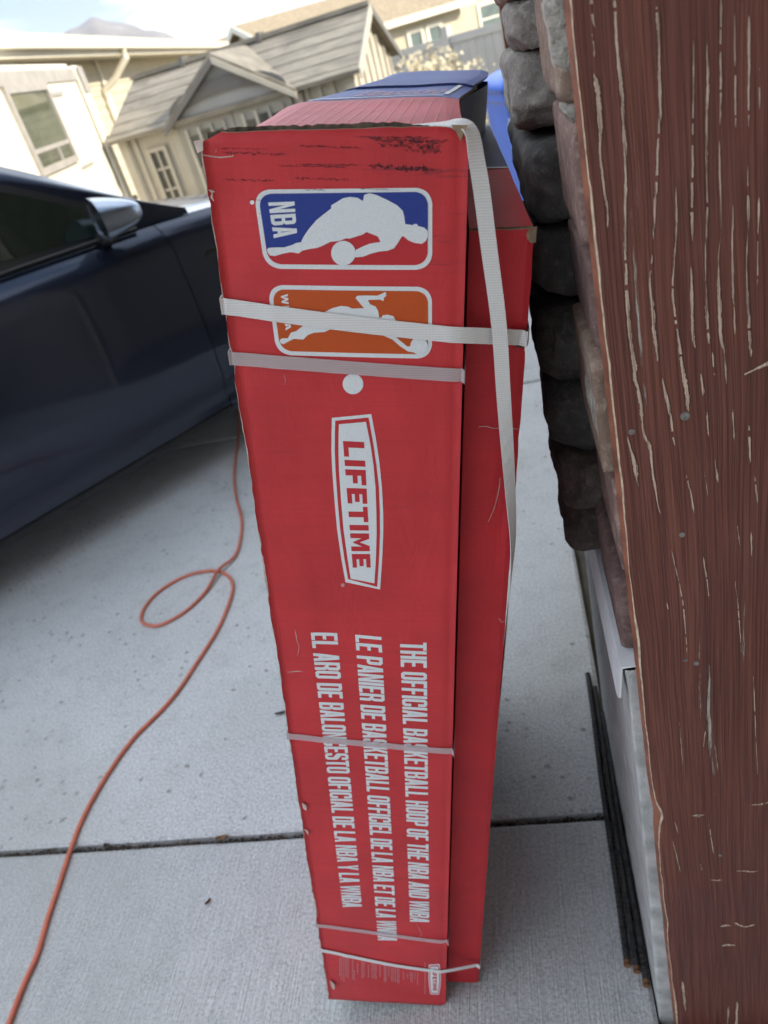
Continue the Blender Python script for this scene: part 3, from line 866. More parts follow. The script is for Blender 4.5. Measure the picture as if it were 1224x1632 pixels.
def glyph(ch, a, b, w, wide):
    k = .09; c = min(.1, w * .22)
    if ch == 'I': return a, [[(0,0),(a,0),(a,1),(0,1)]]
    if ch == 'E': return w*.92, [[(0,0),(w*.92,0),(w*.92,b),(a,b),(a,.5-b/2),(w*.82,.5-b/2),(w*.82,.5+b/2),(a,.5+b/2),(a,1-b),(w*.92,1-b),(w*.92,1),(0,1)]]
    if ch == 'F': return w*.9, [[(0,0),(a,0),(a,.46-b/2),(w*.8,.46-b/2),(w*.8,.46+b/2),(a,.46+b/2),(a,1-b),(w*.9,1-b),(w*.9,1),(0,1)]]
    if ch == 'L': return w*.86, [[(0,0),(w*.86,0),(w*.86,b),(a,b),(a,1),(0,1)]]
    if ch == 'T': return w*.95, [[(w*.475-a/2,0),(w*.475+a/2,0),(w*.475+a/2,1-b),(w*.95,1-b),(w*.95,1),(0,1),(0,1-b),(w*.475-a/2,1-b)]]
    if ch == 'H': return w, [[(0,0),(a,0),(a,.5-b/2),(w-a,.5-b/2),(w-a,0),(w,0),(w,1),(w-a,1),(w-a,.5+b/2),(a,.5+b/2),(a,1),(0,1)]]
    if ch == 'N': return w, [[(0,0),(a*.9,0),(a*.9,.62),(w-a,0),(w,0),(w,1),(w-a*.9,1),(w-a*.9,.38),(a,1),(0,1)]]
    if ch == 'M':
        w = wide
        return w, [[(0,0),(a*.9,0),(a*.9,.60),(w/2-.02,.12),(w/2+.02,.12),(w-a*.9,.60),(w-a*.9,0),(w,0),(w,1),(w-a,1),(w/2,.48),(a,1),(0,1)]]
    if ch == 'W':
        w = wide
        return w, [[(0,1),(a*.95,1),(w*.27,.33),(w/2-a*.42,1),(w/2+a*.42,1),(w*.73,.33),(w-a*.95,1),(w,1),(w*.82,0),(w*.66,0),(w/2,.6),(w*.34,0),(w*.18,0)]]
    if ch == 'A': return w*1.04, [[(0,0),(a,0),(a+w*.06,.2),(w*1.04-a-w*.06,.2),(w*1.04-a,0),(w*1.04,0),(w*.52+a*.62,1),(w*.52-a*.62,1)], [(a+w*.12,.34),(w*.92-a,.34),(w*.52,.8)]]
    if ch == 'Y': return w, [[(0,1),(a,1),(w/2,.60),(w-a,1),(w,1),(w/2+a/2,.40),(w/2+a/2,0),(w/2-a/2,0),(w/2-a/2,.40)]]
    if ch == 'K': return w, [[(0,0),(a,0),(a,.36),(w*.5,.36+.06),(w-a*1.05,0),(w,0),(w*.68,.54),(w,1),(w-a*1.05,1),(a,.6),(a,1),(0,1)]]
    if ch == 'O': return w, [[(0,k),(c,0),(w-c,0),(w,k),(w,1-k),(w-c,1),(c,1),(0,1-k)], [(a,b),(w-a,b),(w-a,1-b),(a,1-b)]]
    if ch == 'D': return w, [[(0,0),(w-c,0),(w,k),(w,1-k),(w-c,1),(0,1)], [(a,b),(w-a,b),(w-a,1-b),(a,1-b)]]
    if ch == 'B': return w, [[(0,0),(w-c,0),(w,k),(w,.43),(w-c*.6,.5),(w,.57),(w,1-k),(w-c,1),(0,1)], [(a,b),(w-a,b),(w-a,.5-b/2),(a,.5-b/2)], [(a,.5+b/2),(w-a,.5+b/2),(w-a,1-b),(a,1-b)]]
    if ch == 'P': return w, [[(0,0),(a,0),(a,.38),(w-c,.38),(w,.38+k),(w,1-k),(w-c,1),(0,1)], [(a,.38+b),(w-a,.38+b),(w-a,1-b),(a,1-b)]]
    if ch == 'R': return w, [[(0,0),(a,0),(a,.42),(w*.5,.42),(w-a,.34),(w-a,0),(w,0),(w,.40),(w-c*.6,.48),(w,.56),(w,1-k),(w-c,1),(0,1)], [(a,.42+b),(w-a,.42+b),(w-a,1-b),(a,1-b)]]
    if ch == 'C': return w, [[(w,.36),(w,k),(w-c,0),(c,0),(0,k),(0,1-k),(c,1),(w-c,1),(w,1-k),(w,.64),(w-a,.64),(w-a,1-b),(a,1-b),(a,b),(w-a,b),(w-a,.36)]]
    if ch == 'S': return w, [[(0,.31),(0,k),(c,0),(w-c,0),(w,k),(w,.5),(w-c,.58),(a,.68),(a,1-b),(w-a,1-b),(w-a,.7),(w,.7),(w,1-k),(w-c,1),(c,1),(0,1-k),(0,.53),(c,.45),(w-a,.35),(w-a,b),(a,b),(a,.31)]]
    return w * .5, []
def text_polys(txt, quad, a, b, w, wide, gap, space):
    """quad = photo corners start-base, start-top, end-base, end-top -> letters in panel coordinates"""
    sb, st2, eb, et = [face_uv(*p) for p in quad]
    x = 0; gl = []
    for ch in txt:
        if ch == ' ': x += space; continue
        gw, lp = glyph(ch, a, b, w, wide)
        gl.append((x, lp)); x += gw + gap
    tot = x - gap
    out = []
    def mp_(p):
        t_ = p[0] / tot; h = p[1]
        base = sb.lerp(eb, t_); top = st2.lerp(et, t_)
        return base.lerp(top, h)
    for x0, lp in gl:
        out.append([[mp_((x0 + p[0], p[1])) for p in l] for l in lp])
    return out
def zc(ox, oy, k):
    return lambda x, y: face_uv(ox + x / k, oy + y / k)
def rquad(cv, corners, rad, n=7):
    """rounded four-cornered outline, corners in zoom coordinates"""
    out = []
    c = [Vector(p) for p in corners]
    for i in range(4):
        p, a, b = c[i], c[i-1], c[(i+1) % 4]
        da, db = (a - p).normalized(), (b - p).normalized()
        p1, p2 = p + da * rad, p + db * rad
        for j in range(n + 1):
            t_ = j / n
            q = p1 * (1-t_)**2 + p * 2 * t_ * (1-t_) * .78 + p * 0 + p2 * t_**2 + (p1 + p2) * .5 * 2 * t_ * (1-t_) * .22
            out.append(cv(q.x, q.y))
    return out
def circle(cv, x, y, r, n=28):
    return [cv(x + r * math.cos(2*PI*i/n), y + r * math.sin(2*PI*i/n)) for i in range(n)]
CA, CB, CW_, CG = .15, .132, .405, .036

Z1 = zc(390, 290, 3.948)
logo = decal('player_logo', [[rquad(Z1, [(53,49),(1180,35),(1180,553),(127,546)], 100)]], M['white'], 0, carton)
logo['label'] = 'upper logo: white player with ball on blue and red rounded panel'
inner = [(84,75),(1152,60),(1152,523),(151,517)]
decal('logo_field', [[rquad(Z1, inner, 80)]], M['pfield'], 1, logo)
tl = rquad(Z1, inner, 80)
blue_poly = [Z1(*p) for p in [(140,425)]] + tl[:16] + [Z1(*p) for p in [(1152,310),(1080,325),(1000,300),(900,250),(700,280),(500,330),(380,400),(250,432)]]
decal('logo_field', [[blue_poly]], M['pblue'], 2, logo)
fig = [(142,425),(150,412),(200,410),(250,410),(300,395),(325,382),(355,378),(370,345),(400,300),(450,240),(500,200),(545,165),(545,145),(580,125),(620,100),(665,92),(710,98),(738,114),(745,118),(752,80),(785,68),(830,80),(900,112),(960,145),(995,180),(1005,220),(1010,262),(1060,270),(1065,262),(1085,262),(1090,275),(1130,285),(1150,305),(1153,340),(1140,370),(1115,388),(1070,382),(1030,365),(1000,340),(990,340),(965,380),(940,415),(900,430),(850,435),(790,450),(745,468),(695,472),(700,425),(740,405),(790,385),(855,375),(838,340),(768,313),(740,330),(660,355),(640,352),(600,368),(540,375),(500,395),(460,412),(410,420),(365,430),(340,448),(290,440),(240,450),(190,465),(160,460),(145,440)]
decal('player_figure', [[[Z1(*p) for p in fig]]], M['white'], 3, logo)
decal('ball', [[circle(Z1, 622, 445, 77)]], M['white'], 4, logo)
decal('lettering', text_polys('NBA', [(390+148/3.948,290+128/3.948),(390+314/3.948,290+122/3.948),(390+184/3.948,290+353/3.948),(390+332/3.948,290+338/3.948)], .15, .14, .42, .6, .07, .2), M['white'], 3, logo)
decal('registered_mark', [[circle(Z1, 45, 130, 14)]], M['white'], 0, logo)

Z2 = zc(410, 440, 4.08)
logo2 = decal('player_logo', [[rquad(Z2, [(68,57),(1136,70),(1136,538),(127,511)], 92)]], M['white'], 0, carton)
logo2['label'] = 'lower logo: white leaping player on orange rounded panel behind the strap'
decal('logo_field', [[rquad(Z2, [(97,85),(1110,98),(1110,509),(152,485)], 74)]], M['orange'], 1, logo2)
fig2 = [(148,410),(170,400),(200,402),(220,365),(255,355),(310,310),(440,230),(490,205),(545,190),(590,195),(620,208),(695,205),(665,170),(640,140),(650,125),(700,122),(780,125),(810,112),(830,102),(842,106),(833,119),(844,122),(826,136),(821,160),(800,150),(720,152),(735,180),(770,195),(785,220),(795,268),(810,265),(815,252),(850,248),(885,258),(900,285),(880,305),(860,330),(875,365),(920,410),(975,455),(1000,455),(1050,500),(980,488),(930,455),(880,410),(790,370),(700,345),(600,345),(550,350),(490,335),(440,360),(370,365),(330,380),(300,410),(240,405),(200,425),(170,440),(150,430)]
decal('player_figure', [[[Z2(*p) for p in fig2]]], M['white'], 2, logo2)
decal('ball', [[circle(Z2, 1052, 450, 56)]], M['white'], 3, logo2)
decal('lettering', text_polys('WNBA', [(410+153/4.08,440+116/4.08),(410+200/4.08,440+114/4.08),(410+186/4.08,440+351/4.08),(410+222/4.08,440+344/4.08)], .28, .24, .85, 1.25, .2, .2), M['white'], 2, logo2)
decal('printed_dot', [[circle(Z2, 623, 700, 67)]], M['white'], 0, carton)

Z3 = zc(500, 640, 5.1)
o1 = [(148,132),(468,100),(505,300),(535,500),(555,700),(565,900),(566,1050),(558,1250),(540,1525),(258,1468),(225,1280),(190,1040),(168,800),(150,560),(143,400),(145,250)]
o2 = [(175,155),(446,128),(482,330),(510,520),(530,700),(538,900),(539,1060),(532,1250),(516,1503),(279,1442),(250,1280),(216,1040),(194,800),(177,560),(171,400),(172,260)]
o3 = [(205,182),(425,162),(462,350),(487,520),(503,700),(510,900),(512,1060),(507,1250),(494,1473),(300,1437),(278,1290),(243,1040),(222,800),(206,560),(201,400),(202,280)]
mk = decal('maker_logo', [[[Z3(*p) for p in o1]]], M['white'], 0, carton)
mk['label'] = 'white barrel-shaped badge with red letters'
decal('logo_ring', [[[Z3(*p) for p in o2]]], M['pred'], 1, mk)
decal('logo_field', [[[Z3(*p) for p in o3]]], M['white'], 2, mk)
decal('lettering', text_polys('LIFETIME', [(500+238/5.1,640+318/5.1),(500+410/5.1,640+326/5.1),(500+318/5.1,640+1346/5.1),(500+464/5.1,640+1343/5.1)], .29, .235, .84, .98, .16, .3), M['pred'], 3, mk)
decal('registered_mark', [[circle(Z3, 236, 1492, 15)]], M['smallprint'], 0, mk)

for txt, quad in (('EL ARO DE BALONCESTO OFICIAL DE LA NBA Y LA WNBA', [(495.5,1007),(537.4,1008.6),(546.2,1445.3),(577,1446.3)]),
                  ('LE PANIER DE BASKETBALL OFFICIEL DE LA NBA ET DE LA WNBA', [(566,1011),(608,1014.5),(602.3,1498.4),(633,1500.4)]),
                  ('THE OFFICIAL BASKETBALL HOOP OF THE NBA AND WNBA', [(637.5,1021.5),(680,1023.5),(653.4,1468),(684.2,1471)])):
    decal('lettering', text_polys(txt, quad, CA, CB, CW_, .60, CG, .21), M['white'], 0, carton)
# legal small print and the little badge near the foot
Z5 = zc(500, 1460, 4.37)
rows_ = []
rnd = random.Random(3)
for x, y0_, y1_ in ((178,292,418),(190,292,440),(206,285,452),(222,282,425),(236,290,432),(268,290,440),(279,375,445),(303,330,400),(334,312,436),(346,320,425),(378,335,425),(404,322,432),(418,330,436),(430,335,438),(459,345,420),(490,340,460),(500,345,455),(520,350,420),(540,356,452),(552,358,456),(566,360,458),(580,362,462),(590,365,468),(622,380,440),(650,398,428),(672,385,450),(682,388,458),(700,390,440),(720,388,476),(772,322,540)):
    yv = y0_
    while yv < y1_:
        ln = rnd.uniform(6, 20)
        rows_.append([[Z5(x, yv), Z5(x + 5, yv), Z5(x + 6.5, min(y1_, yv + ln)), Z5(x + 1.5, min(y1_, yv + ln))]])
        yv += ln + 4
decal('small_print', rows_, M['smallprint'], 0, carton)
s1 = [(802,336),(876,336),(884,390),(886,440),(882,495),(872,545),(812,542),(804,495),(800,440),(799,390)]
def inset(p, k): 
    cx_, cy_ = 842, 440
    return [(cx_ + (x - cx_) * k, cy_ + (y - cy_) * (1 - (1 - k) * .45)) for x, y in p]
mk2 = decal('maker_logo', [[[Z5(*p) for p in s1]]], M['white'], 0, carton)
decal('logo_ring', [[[Z5(*p) for p in inset(s1, .86)]]], M['pred'], 1, mk2)
decal('logo_field', [[[Z5(*p) for p in inset(s1, .72)]]], M['white'], 2, mk2)
decal('lettering', text_polys('LIFETIME', [(500+826/4.37,1460+366/4.37),(500+858/4.37,1460+366/4.37),(500+830/4.37,1460+517/4.37),(500+856/4.37,1460+517/4.37)], .29, .235, .84, .98, .16, .3), M['pred'], 3, mk2)
# torn and creased paper on the front panel
def tear(pts, w0=.0011, mat='paper'):
    P = [face_uv(*p) for p in pts]
    L_, R_ = [], []
    for i, p in enumerate(P):
        d = (P[min(i+1, len(P)-1)] - P[max(i-1, 0)]).normalized(); n = Vector((-d.y, d.x))
        k = w0 * rnd.uniform(.5, 1.3) * (1 if 0 < i < len(P) - 1 else .3)
        L_.append(p + n * k * .5); R_.append(p - n * k * .5)
    return decal('torn_paper', [[L_ + R_[::-1]]], M[mat], 0, carton)
tear([(322,247),(335,249),(350,251),(362,250),(371,249),(371,243)]); tear([(345,236),(344,243)])
tear([(331,303),(336,306),(341,307)], .0018); tear([(457,1073),(465,1072),(474,1070),(483,1070)]); tear([(470,1002),(472,1012),(473,1020),(477,1030),(474,1045)], .0008)
tear([(452,596),(455,604),(454,613)], .0006); tear([(664,1472),(668,1480),(672,1487),(670,1492)], .0008)
tear([(337,305),(336,316),(340,322)], .0016)
t = NT('dark_scuff'); v = t.coord((60, 1, 700))
t.set((.05, .02, .026), .8); t.link(t.ramp(t.math('ADD', t.math('MULTIPLY', t.noise(v, 1.0, 3, .7), .55), t.math('MULTIPLY', t.noise(t.coord(), 330, 3, .7), .45)), [(.36, .08), (.62, .85)]), t.p.inputs['Alpha']); M['scuff'] = t.m
def scuff(x0, y0_, x1, y1_, w0, seed, gaps=.15):
    A_, B_ = face_uv(x0, y0_), face_uv(x1, y1_); n = 60; polys = []; prev = None
    for i in range(n + 1):
        t_ = i / n; p = A_.lerp(B_, t_); k = w0 * (.35 + 1.1 * max(0, .5 + noise.noise(Vector((t_ * 9, seed, 0))))) * min(1, min(t_, 1 - t_) * 6 + .05)
        p = p + Vector((0, noise.noise(Vector((t_ * 14, seed, 5))) * w0 * .8))
        cur = (p + Vector((0, k * (.5 + noise.noise(Vector((t_ * 60, seed, 2)))))), p - Vector((0, k * (.5 + noise.noise(Vector((t_ * 60, seed, 9)))))))
        if prev and noise.noise(Vector((t_ * 38, seed, 3))) < .5 - gaps: polys.append([[prev[0], prev[1], cur[1], cur[0]]])
        prev = cur
    return polys
sp = []
for k, q in enumerate(((590,222,716,226,.0030),(600,230,705,234,.0022),(640,237,704,241,.0030),(560,218,690,219,.0012),(470,232,580,236,.0010),(350,243,462,246,.0009),(345,236,430,238,.0006),(440,264,560,266,.0009),(585,263,698,272,.0026),(620,268,690,269,.0016),(470,262,580,263,.0010),(352,287,440,288,.0009),(465,284,568,287,.0011),(560,300,640,303,.0007),(480,302,520,303,.0008),(410,340,435,343,.0006),(395,318,430,320,.0006),(560,338,680,342,.0005))):
    sp += scuff(*q, k * 3.3)
decal('scuff_marks', sp, M['scuff'], 0, carton)
mb = MB()                                             # worn white edge of the left arris
pv = None
for i in range(420):
    z0_, z1_ = LB * i / 420, LB * (i + 1) / 420
    wv = max(0, noise.noise(Vector((9, 1, z0_ * 40))) * .0014 + .0006 + .0012 * (noise.noise(Vector((2, 1, z0_ * 8))) > .25))
    wv2 = max(0, noise.noise(Vector((9, 1, z1_ * 40))) * .0014 + .0006 + .0012 * (noise.noise(Vector((2, 1, z1_ * 8))) > .25))
    if wv + wv2 < .0004: continue
    def q_(z, w_):
        x = -WB + lj(z) - .0007
        return [(x, dent(-WB, z) - .0003, z), (x + w_, dent(-WB + w_, z) - .0003, z)]
    a, b = q_(z0_, wv), q_(z1_, wv2)
    mb.add([a[0], a[1], b[1], b[0]], [(0, 1, 2, 3)])
mb.build('worn_edge', M['paper'], carton)
def scrap(name, px, py, pts, mat):
    """small torn flap of board lifting off an edge"""
    c = face_uv(px, py)
    mb = MB(); n = len(pts)
    mb.add([(c.x + a, y, c.y + b) for a, b, y in pts] + [(c.x + a, y + .0012, c.y + b) for a, b, y in pts],
           [tuple(range(n)), tuple(range(2*n-1, n-1, -1))] + [(i, n + i, n + (i+1) % n, (i+1) % n) for i in range(n)])
    return mb.build(name, M[mat], carton)
scrap('torn_flap', 527, 1566, [(0,.012,-.002),(.008,.006,-.006),(.007,-.008,-.007),(.001,-.014,-.002)], 'paper')
scrap('torn_flap', 486, 1283, [(-.003,.008,-.002),(.003,.004,-.004),(.002,-.007,-.004),(-.003,-.006,-.001)], 'paper')
scrap('torn_flap', 490, 1324, [(-.004,.004,-.001),(.002,.005,-.004),(.001,-.006,-.003)], 'paper')
scrap('torn_flap', 318, 232, [(-.004,.003,-.001),(.004,.0045,-.003),(.003,-.003,-.003),(-.002,-.005,-.002)], 'paper')
scrap('torn_flap', 732, 208, [(-.006,.004,-.001),(.006,.0035,-.002),(.0035,-.001,-.003),(.001,-.007,-.002),(-.0015,-.002,-.002)], 'kraft')

# print on the top flaps: pale band at the front, diagram lines on the red, a text strip on the blue
def top_line(name, pts, w0, mat, zz_, parent):
    mb = MB()
    for (a, b) in pts:
        a, b = Vector(a), Vector(b); d = (b - a).normalized(); n = Vector((-d.y, d.x)) * w0 / 2
        k = max(1, int((b - a).length / .02)); 
        for i in range(k):
            p, q = a.lerp(b, i / k), a.lerp(b, (i + 1) / k)
            vv_ = []
            for r_ in (p - n, q - n, q + n, p + n):
                bp = body_pt(r_.x, r_.y, 1.35); vv_.append((bp[0], bp[1], zz_(r_.x, r_.y)))
            mb.add(vv_, [(0, 1, 2, 3)])
    return mb.build(name, mat, parent)
def z_top1(u, s):
    a = (u + WB - .002) / (WB - .003); b = (s - .012) / .35
    return 1.352 + .0015 * b + noise.noise(Vector((u * 14, s * 10, 5))) * .0016 - .006 * sm(.16, 0, a) ** 2 - .003 * sm(.9, 1, a) + .0009
rnd = random.Random(5)
lines = [((u, .06), (u + .012, .345)) for u in np.arange(-.19, -.01, .0115)] + [((-.19, s), (-.01, s)) for s in (.075, .33)]
top_line('printed_lines', lines, .0005, M['smallprint'], z_top1, top1)
top_line('printed_band', [((-.16, .028), (-.03, .028))], .02, M['white'], z_top1, top1)
def z_top2(u, s):
    a = (u + WB - .006) / (WB - .007); b = (s - .3645) / .1705
    return 1.3535 + .001 * b + noise.noise(Vector((u * 14, s * 10, 5))) * .0016 - .006 * sm(.16, 0, a) ** 2 - .003 * sm(.9, 1, a) + .0009
lines = []
for s in (.40, .415, .43, .445):
    x = -.13
    while x < -.03:
        l_ = rnd.uniform(.006, .016); lines.append(((x, s), (x + l_, s))); x += l_ + .004
top_line('printed_lines', lines, .006, M['smallprint'], z_top2, top2)
top_line('printed_band', [((-.018, .39), (-.018, .5)), ((-.18, .378), (-.02, .378))], .006, M['white'], z_top2, top2)

# ---------------------------------------------------------------- the narrow carton
narrow = setp(empty('carton', CM), 'narrow plain red carton squeezed between the lettered carton and the stone wall', 'carton')
NU0, NU1, NS, NV0, NV1, ND = .0035, .0575, .033, .0145, 1.2815, .70
def d2(u, v):
    n = noise.noise(Vector((u * 14 + 4, 1, v * 6))) * .0012
    n += .002 * sm(NU1 - .008, NU1, u) ** 2
    n += .003 * math.exp(-((v - .079) / .01) ** 2) * sm(.03, NU1, u) + .003 * math.exp(-((v - 1.189) / .009) ** 2) * sm(.035, NU1, u)
    n += .002 * math.exp(-((v - .99) / .07) ** 2 - ((u - .045) / .01) ** 2) * (1 + noise.noise(Vector((u * 90, 0, v * 30))))
    return n
mb = MB()
def f2(a, b):
    u = NU0 + (NU1 - NU0) * a; v = NV0 + (NV1 - NV0) * b
    if b == 1: v += noise.noise(Vector((u * 160, 3, 0))) * .0015
    if a == 1: u += noise.noise(Vector((6, 0, v * 40))) * .0009 - .003 * math.exp(-((v - 1.183) / .006) ** 2)
    return (u, NS + d2(u, v), v)
mb.grid(f2, 10, 130, 0)
n1 = len(mb.v); mb.v += [(x, y + .004, z) for x, y, z in mb.v[:n1]]
W1 = 11
for a in range(10):
    q = 130 * W1 + a
    mb.f.append((q, q+1, n1+q+1, n1+q)); mb.i.append(1); mb.f.append((a+1, a, n1+a, n1+a+1)); mb.i.append(1)
for b in range(130):
    q = b * W1
    mb.f.append((q+W1, q, n1+q, n1+q+W1)); mb.i.append(1)
    q += 10
    mb.f.append((q, q+W1, n1+q+W1, n1+q)); mb.i.append(0)
for b in range(130):
    for a in range(10):
        q = b * W1 + a
        mb.f.append((n1+q+W1, n1+q+W1+1, n1+q+1, n1+q)); mb.i.append(1)
mb.build('front_panel', [M['red2'], M['kraft']], narrow)
v = []; f = []; ix = []
ring = [(NU1, NS + .0065 + (ND - NS) * k / 16, 'r') for k in range(17)] + [(NU0, NS + .0065 + (ND - NS) * (16 - k) / 16, 'l') for k in range(17)]
nr = len(ring); rows = 40
for j in range(rows + 1):
    z = NV0 + .001 + (NV1 - .012 - NV0) * j / rows
    for u, s, _ in ring:
        b = noise.noise(Vector((u * 9, s * 7, z * 6))) * .0012
        v.append((u + b, s, z))
for j in range(rows):
    for k in range(nr):
        k2 = (k + 1) % nr
        f.append((j*nr+k, j*nr+k2, (j+1)*nr+k2, (j+1)*nr+k)); ix.append(0 if ring[k][1] < .33 else 1)
f.append(tuple(range(nr))[::-1]); ix.append(2)
mesh('body', v, f, [M['red2'], M['darkblue'], M['kraft']], narrow, idx=ix)
def ntop(name, s0, s1, z0, z1, mat):
    mb = MB()
    def g(a, b):
        s = s0 + (s1 - s0) * b; u = NU0 + .0005 + (NU1 - NU0 - .0008) * a
        return (u, s + (noise.noise(Vector((u * 150, 7, s))) * .0012 if b == 0 else 0), z0 + (z1 - z0) * b + noise.noise(Vector((u * 20, s * 14, 2))) * .0009)
    mb.grid(g, 8, 12); n = len(mb.v); mb.v += [(x, y, z - .004) for x, y, z in mb.v[:n]]
    w = 9
    edge = [a for a in range(w)] + [b*w+8 for b in range(1, 13)] + [12*w+a for a in range(7, -1, -1)] + [b*w for b in range(11, 0, -1)]
    for i in range(len(edge)):
        a, b = edge[i], edge[(i+1) % len(edge)]
        mb.f.append((b, a, n+a, n+b)); mb.i.append(1)
    for b in range(12):
        for a in range(8):
            q = b*w+a; mb.f.append((n+q+w, n+q+w+1, n+q+1, n+q)); mb.i.append(1)
    return mb.build(name, [mat, M['kraft']], narrow)
nt1 = ntop('top_flap', NS + .012, .325, NV1 - .0005, NV1 + .001, M['red2'])
nt2 = ntop('top_flap', .327, ND + .03, NV1 + .0012, NV1 + .001, M['darkblue'])
mb = MB(); mb.box(NU0 + .001, NU1 - .001, .322, .329, NV1 + .0018, NV1 + .0022)
mb.build('printed_band', M['white'], narrow)
mb = MB()                                            # zigzag of the torn fluting between front panel and top flap
zp = [(NU0 + .002 + (NU1 - NU0 - .004) * i / 14, NS + (.0052 if i % 2 else .0108), 0) for i in range(15)]
for a, b in zip(zp[:-1], zp[1:]):
    mb.add([(a[0], a[1], NV1 - .02), (b[0], b[1], NV1 - .02), (b[0], b[1], NV1 - .0035), (a[0], a[1], NV1 - .0035)], [(0,1,2,3)])
mb.build('torn_fluting', M['kraft'], narrow)
def nscrap(px, py, pts, mat):
    c = face_uv(px, py, NS); mb = MB(); n = len(pts)
    mb.add([(c.x + a, NS + y, c.y + b) for a, b, y in pts] + [(c.x + a, NS + y + .001, c.y + b) for a, b, y in pts],
           [tuple(range(n)), tuple(range(2*n-1, n-1, -1))] + [(i, n+i, n+(i+1) % n, (i+1) % n) for i in range(n)])
    mb.build('torn_flap', M[mat], narrow)
nscrap(848, 375, [(-.005,.001,-.001),(-.002,.006,-.001),(.0035,.007,.0),(.0035,-.006,-.0),(-.001,-.006,-.001),(-.0035,-.003,-.001)], 'kraft')
nscrap(826, 549, [(-.007,.002,-.001),(-.002,.0022,-.001),(.005,.003,-.001),(.005,-.004,0),(.003,-.0025,-.001),(-.002,-.002,-.001)], 'inside')
for pts in ([(763,680),(775,679),(785,682),(800,682),(822,683),(829,685)], [(797,762),(796,775),(792,795),(787,812),(778,832)], [(806,990),(800,992),(795,985)]):
    P = [face_uv(p[0], p[1], NS) for p in pts]; mb = MB(); prev = None
    for i, p in enumerate(P):
        d = (P[min(i+1, len(P)-1)] - P[max(i-1, 0)]).normalized(); n_ = Vector((-d.y, d.x)) * .00035
        cur = [(q.x, NS + d2(q.x, q.y) - .0006, q.y) for q in (p + n_, p - n_)]
        if prev: mb.add([prev[0], prev[1], cur[1], cur[0]], [(0,1,2,3)])
        prev = cur
    mb.build('torn_paper', M['paper'], narrow)

# ---------------------------------------------------------------- straps
def ribbon(name, pts, wdirs, width, mat, label, th=.0007, n=10, linear=False):
    """flat band along pts (carton axes); wdirs gives the direction of its width at each point"""
    P = [Vector(p) for p in pts]; D = [Vector(d).normalized() for d in wdirs]
    if not linear:
        P2 = catmull(P, n); D2 = catmull(D, n)
    else: P2, D2 = P, D
    v = []; f = []
    for i, (p, d) in enumerate(zip(P2, D2)):
        t_ = (P2[min(i+1, len(P2)-1)] - P2[max(i-1, 0)]).normalized()
        d = (d - t_ * d.dot(t_)).normalized(); nn = t_.cross(d).normalized()
        for a, b in ((-1, -1), (1, -1), (1, 1), (-1, 1)):
            v.append(p + d * a * width / 2 + nn * b * th / 2)
    m_ = len(P2)
    for i in range(m_ - 1):
        for k in range(4):
            f.append((i*4+k, i*4+(k+1) % 4, (i+1)*4+(k+1) % 4, (i+1)*4+k))
    f.append((3,2,1,0)); f.append(tuple((m_-1)*4+k for k in range(4)))
    o = mesh(name, v, f, mat)
    o.matrix_world = CM
    bm = bmesh.new(); bm.from_mesh(o.data); bmesh.ops.recalc_face_normals(bm, faces=bm.faces[:]); bm.to_mesh(o.data); bm.free()
    return setp(o, label, 'strap', 'packing straps round the cartons')
UP = (0, 0, 1)
def hoop(vl, vr, width, mat, label, both=None, backdrop=0.0):
    """a band round the lettered carton, or round both cartons when `both` = heights at gap, at outer front edge"""
    e = .0012
    pts = []
    x0 = -WB - .0026
    nL = 9
    for k in range(nL): pts.append((x0, DEP * (1 - k / nL) + .004, vl + .01 * (1 - k / nL)))
    pts.append((x0, .004, vl + .0005)); pts.append((x0 + .0022, -.0016, vl))
    for k in range(1, 20):
        a = k / 20; u = -WB + WB * a; v_ = vl + (vr - vl) * a - .0035 * math.sin(a * PI) * backdrop
        pts.append((u, dent(u, v_) - .0022, v_))
    pts.append((-.001, .0005, vr))
    if both:
        g, r_ = both
        for k in range(1, 9):
            a = k / 9; pts.append((.001 + (NU1 - .001) * a, .0005 + (NS - .0022 - .0005) * a, vr + (r_ - vr) * a))
        pts.append((NU1 + .0018, NS + .002, r_))
        for k in range(1, 8): pts.append((NU1 + .0024, NS + (ND - NS) * k / 7, r_ + .004 * k / 7))
    else:
        pts.append((.0022, .004, vr))
        for k in range(1, 7): pts.append((.0024 + shift(0, DEP * k / 6, vr), DEP * k / 6, vr + .004 * k / 6))
    return ribbon('strap', pts, [UP] * len(pts), width, mat, label, n=3)
hoop(1.2311, 1.2030, .0140, M['strap'], 'white woven strap crossing the orange logo and binding both cartons together', (1.1935, 1.1890), .3)
hoop(1.1843, 1.1667, .0122, M['strap_clear'], 'clear woven strap just below the orange logo')
hoop(.6871, .6664, .0100, M['strap_thin'], 'clear strap across the start of the lettering, lower on the carton')
hoop(.2448, .2135, .0090, M['strap_thin'], 'clear strap over the last letters, second lowest')
hoop(.1702, .1191, .0085, M['strap'], 'lowest strap, opaque white, binding the feet of both cartons', (.1080, .0829), 1.6)
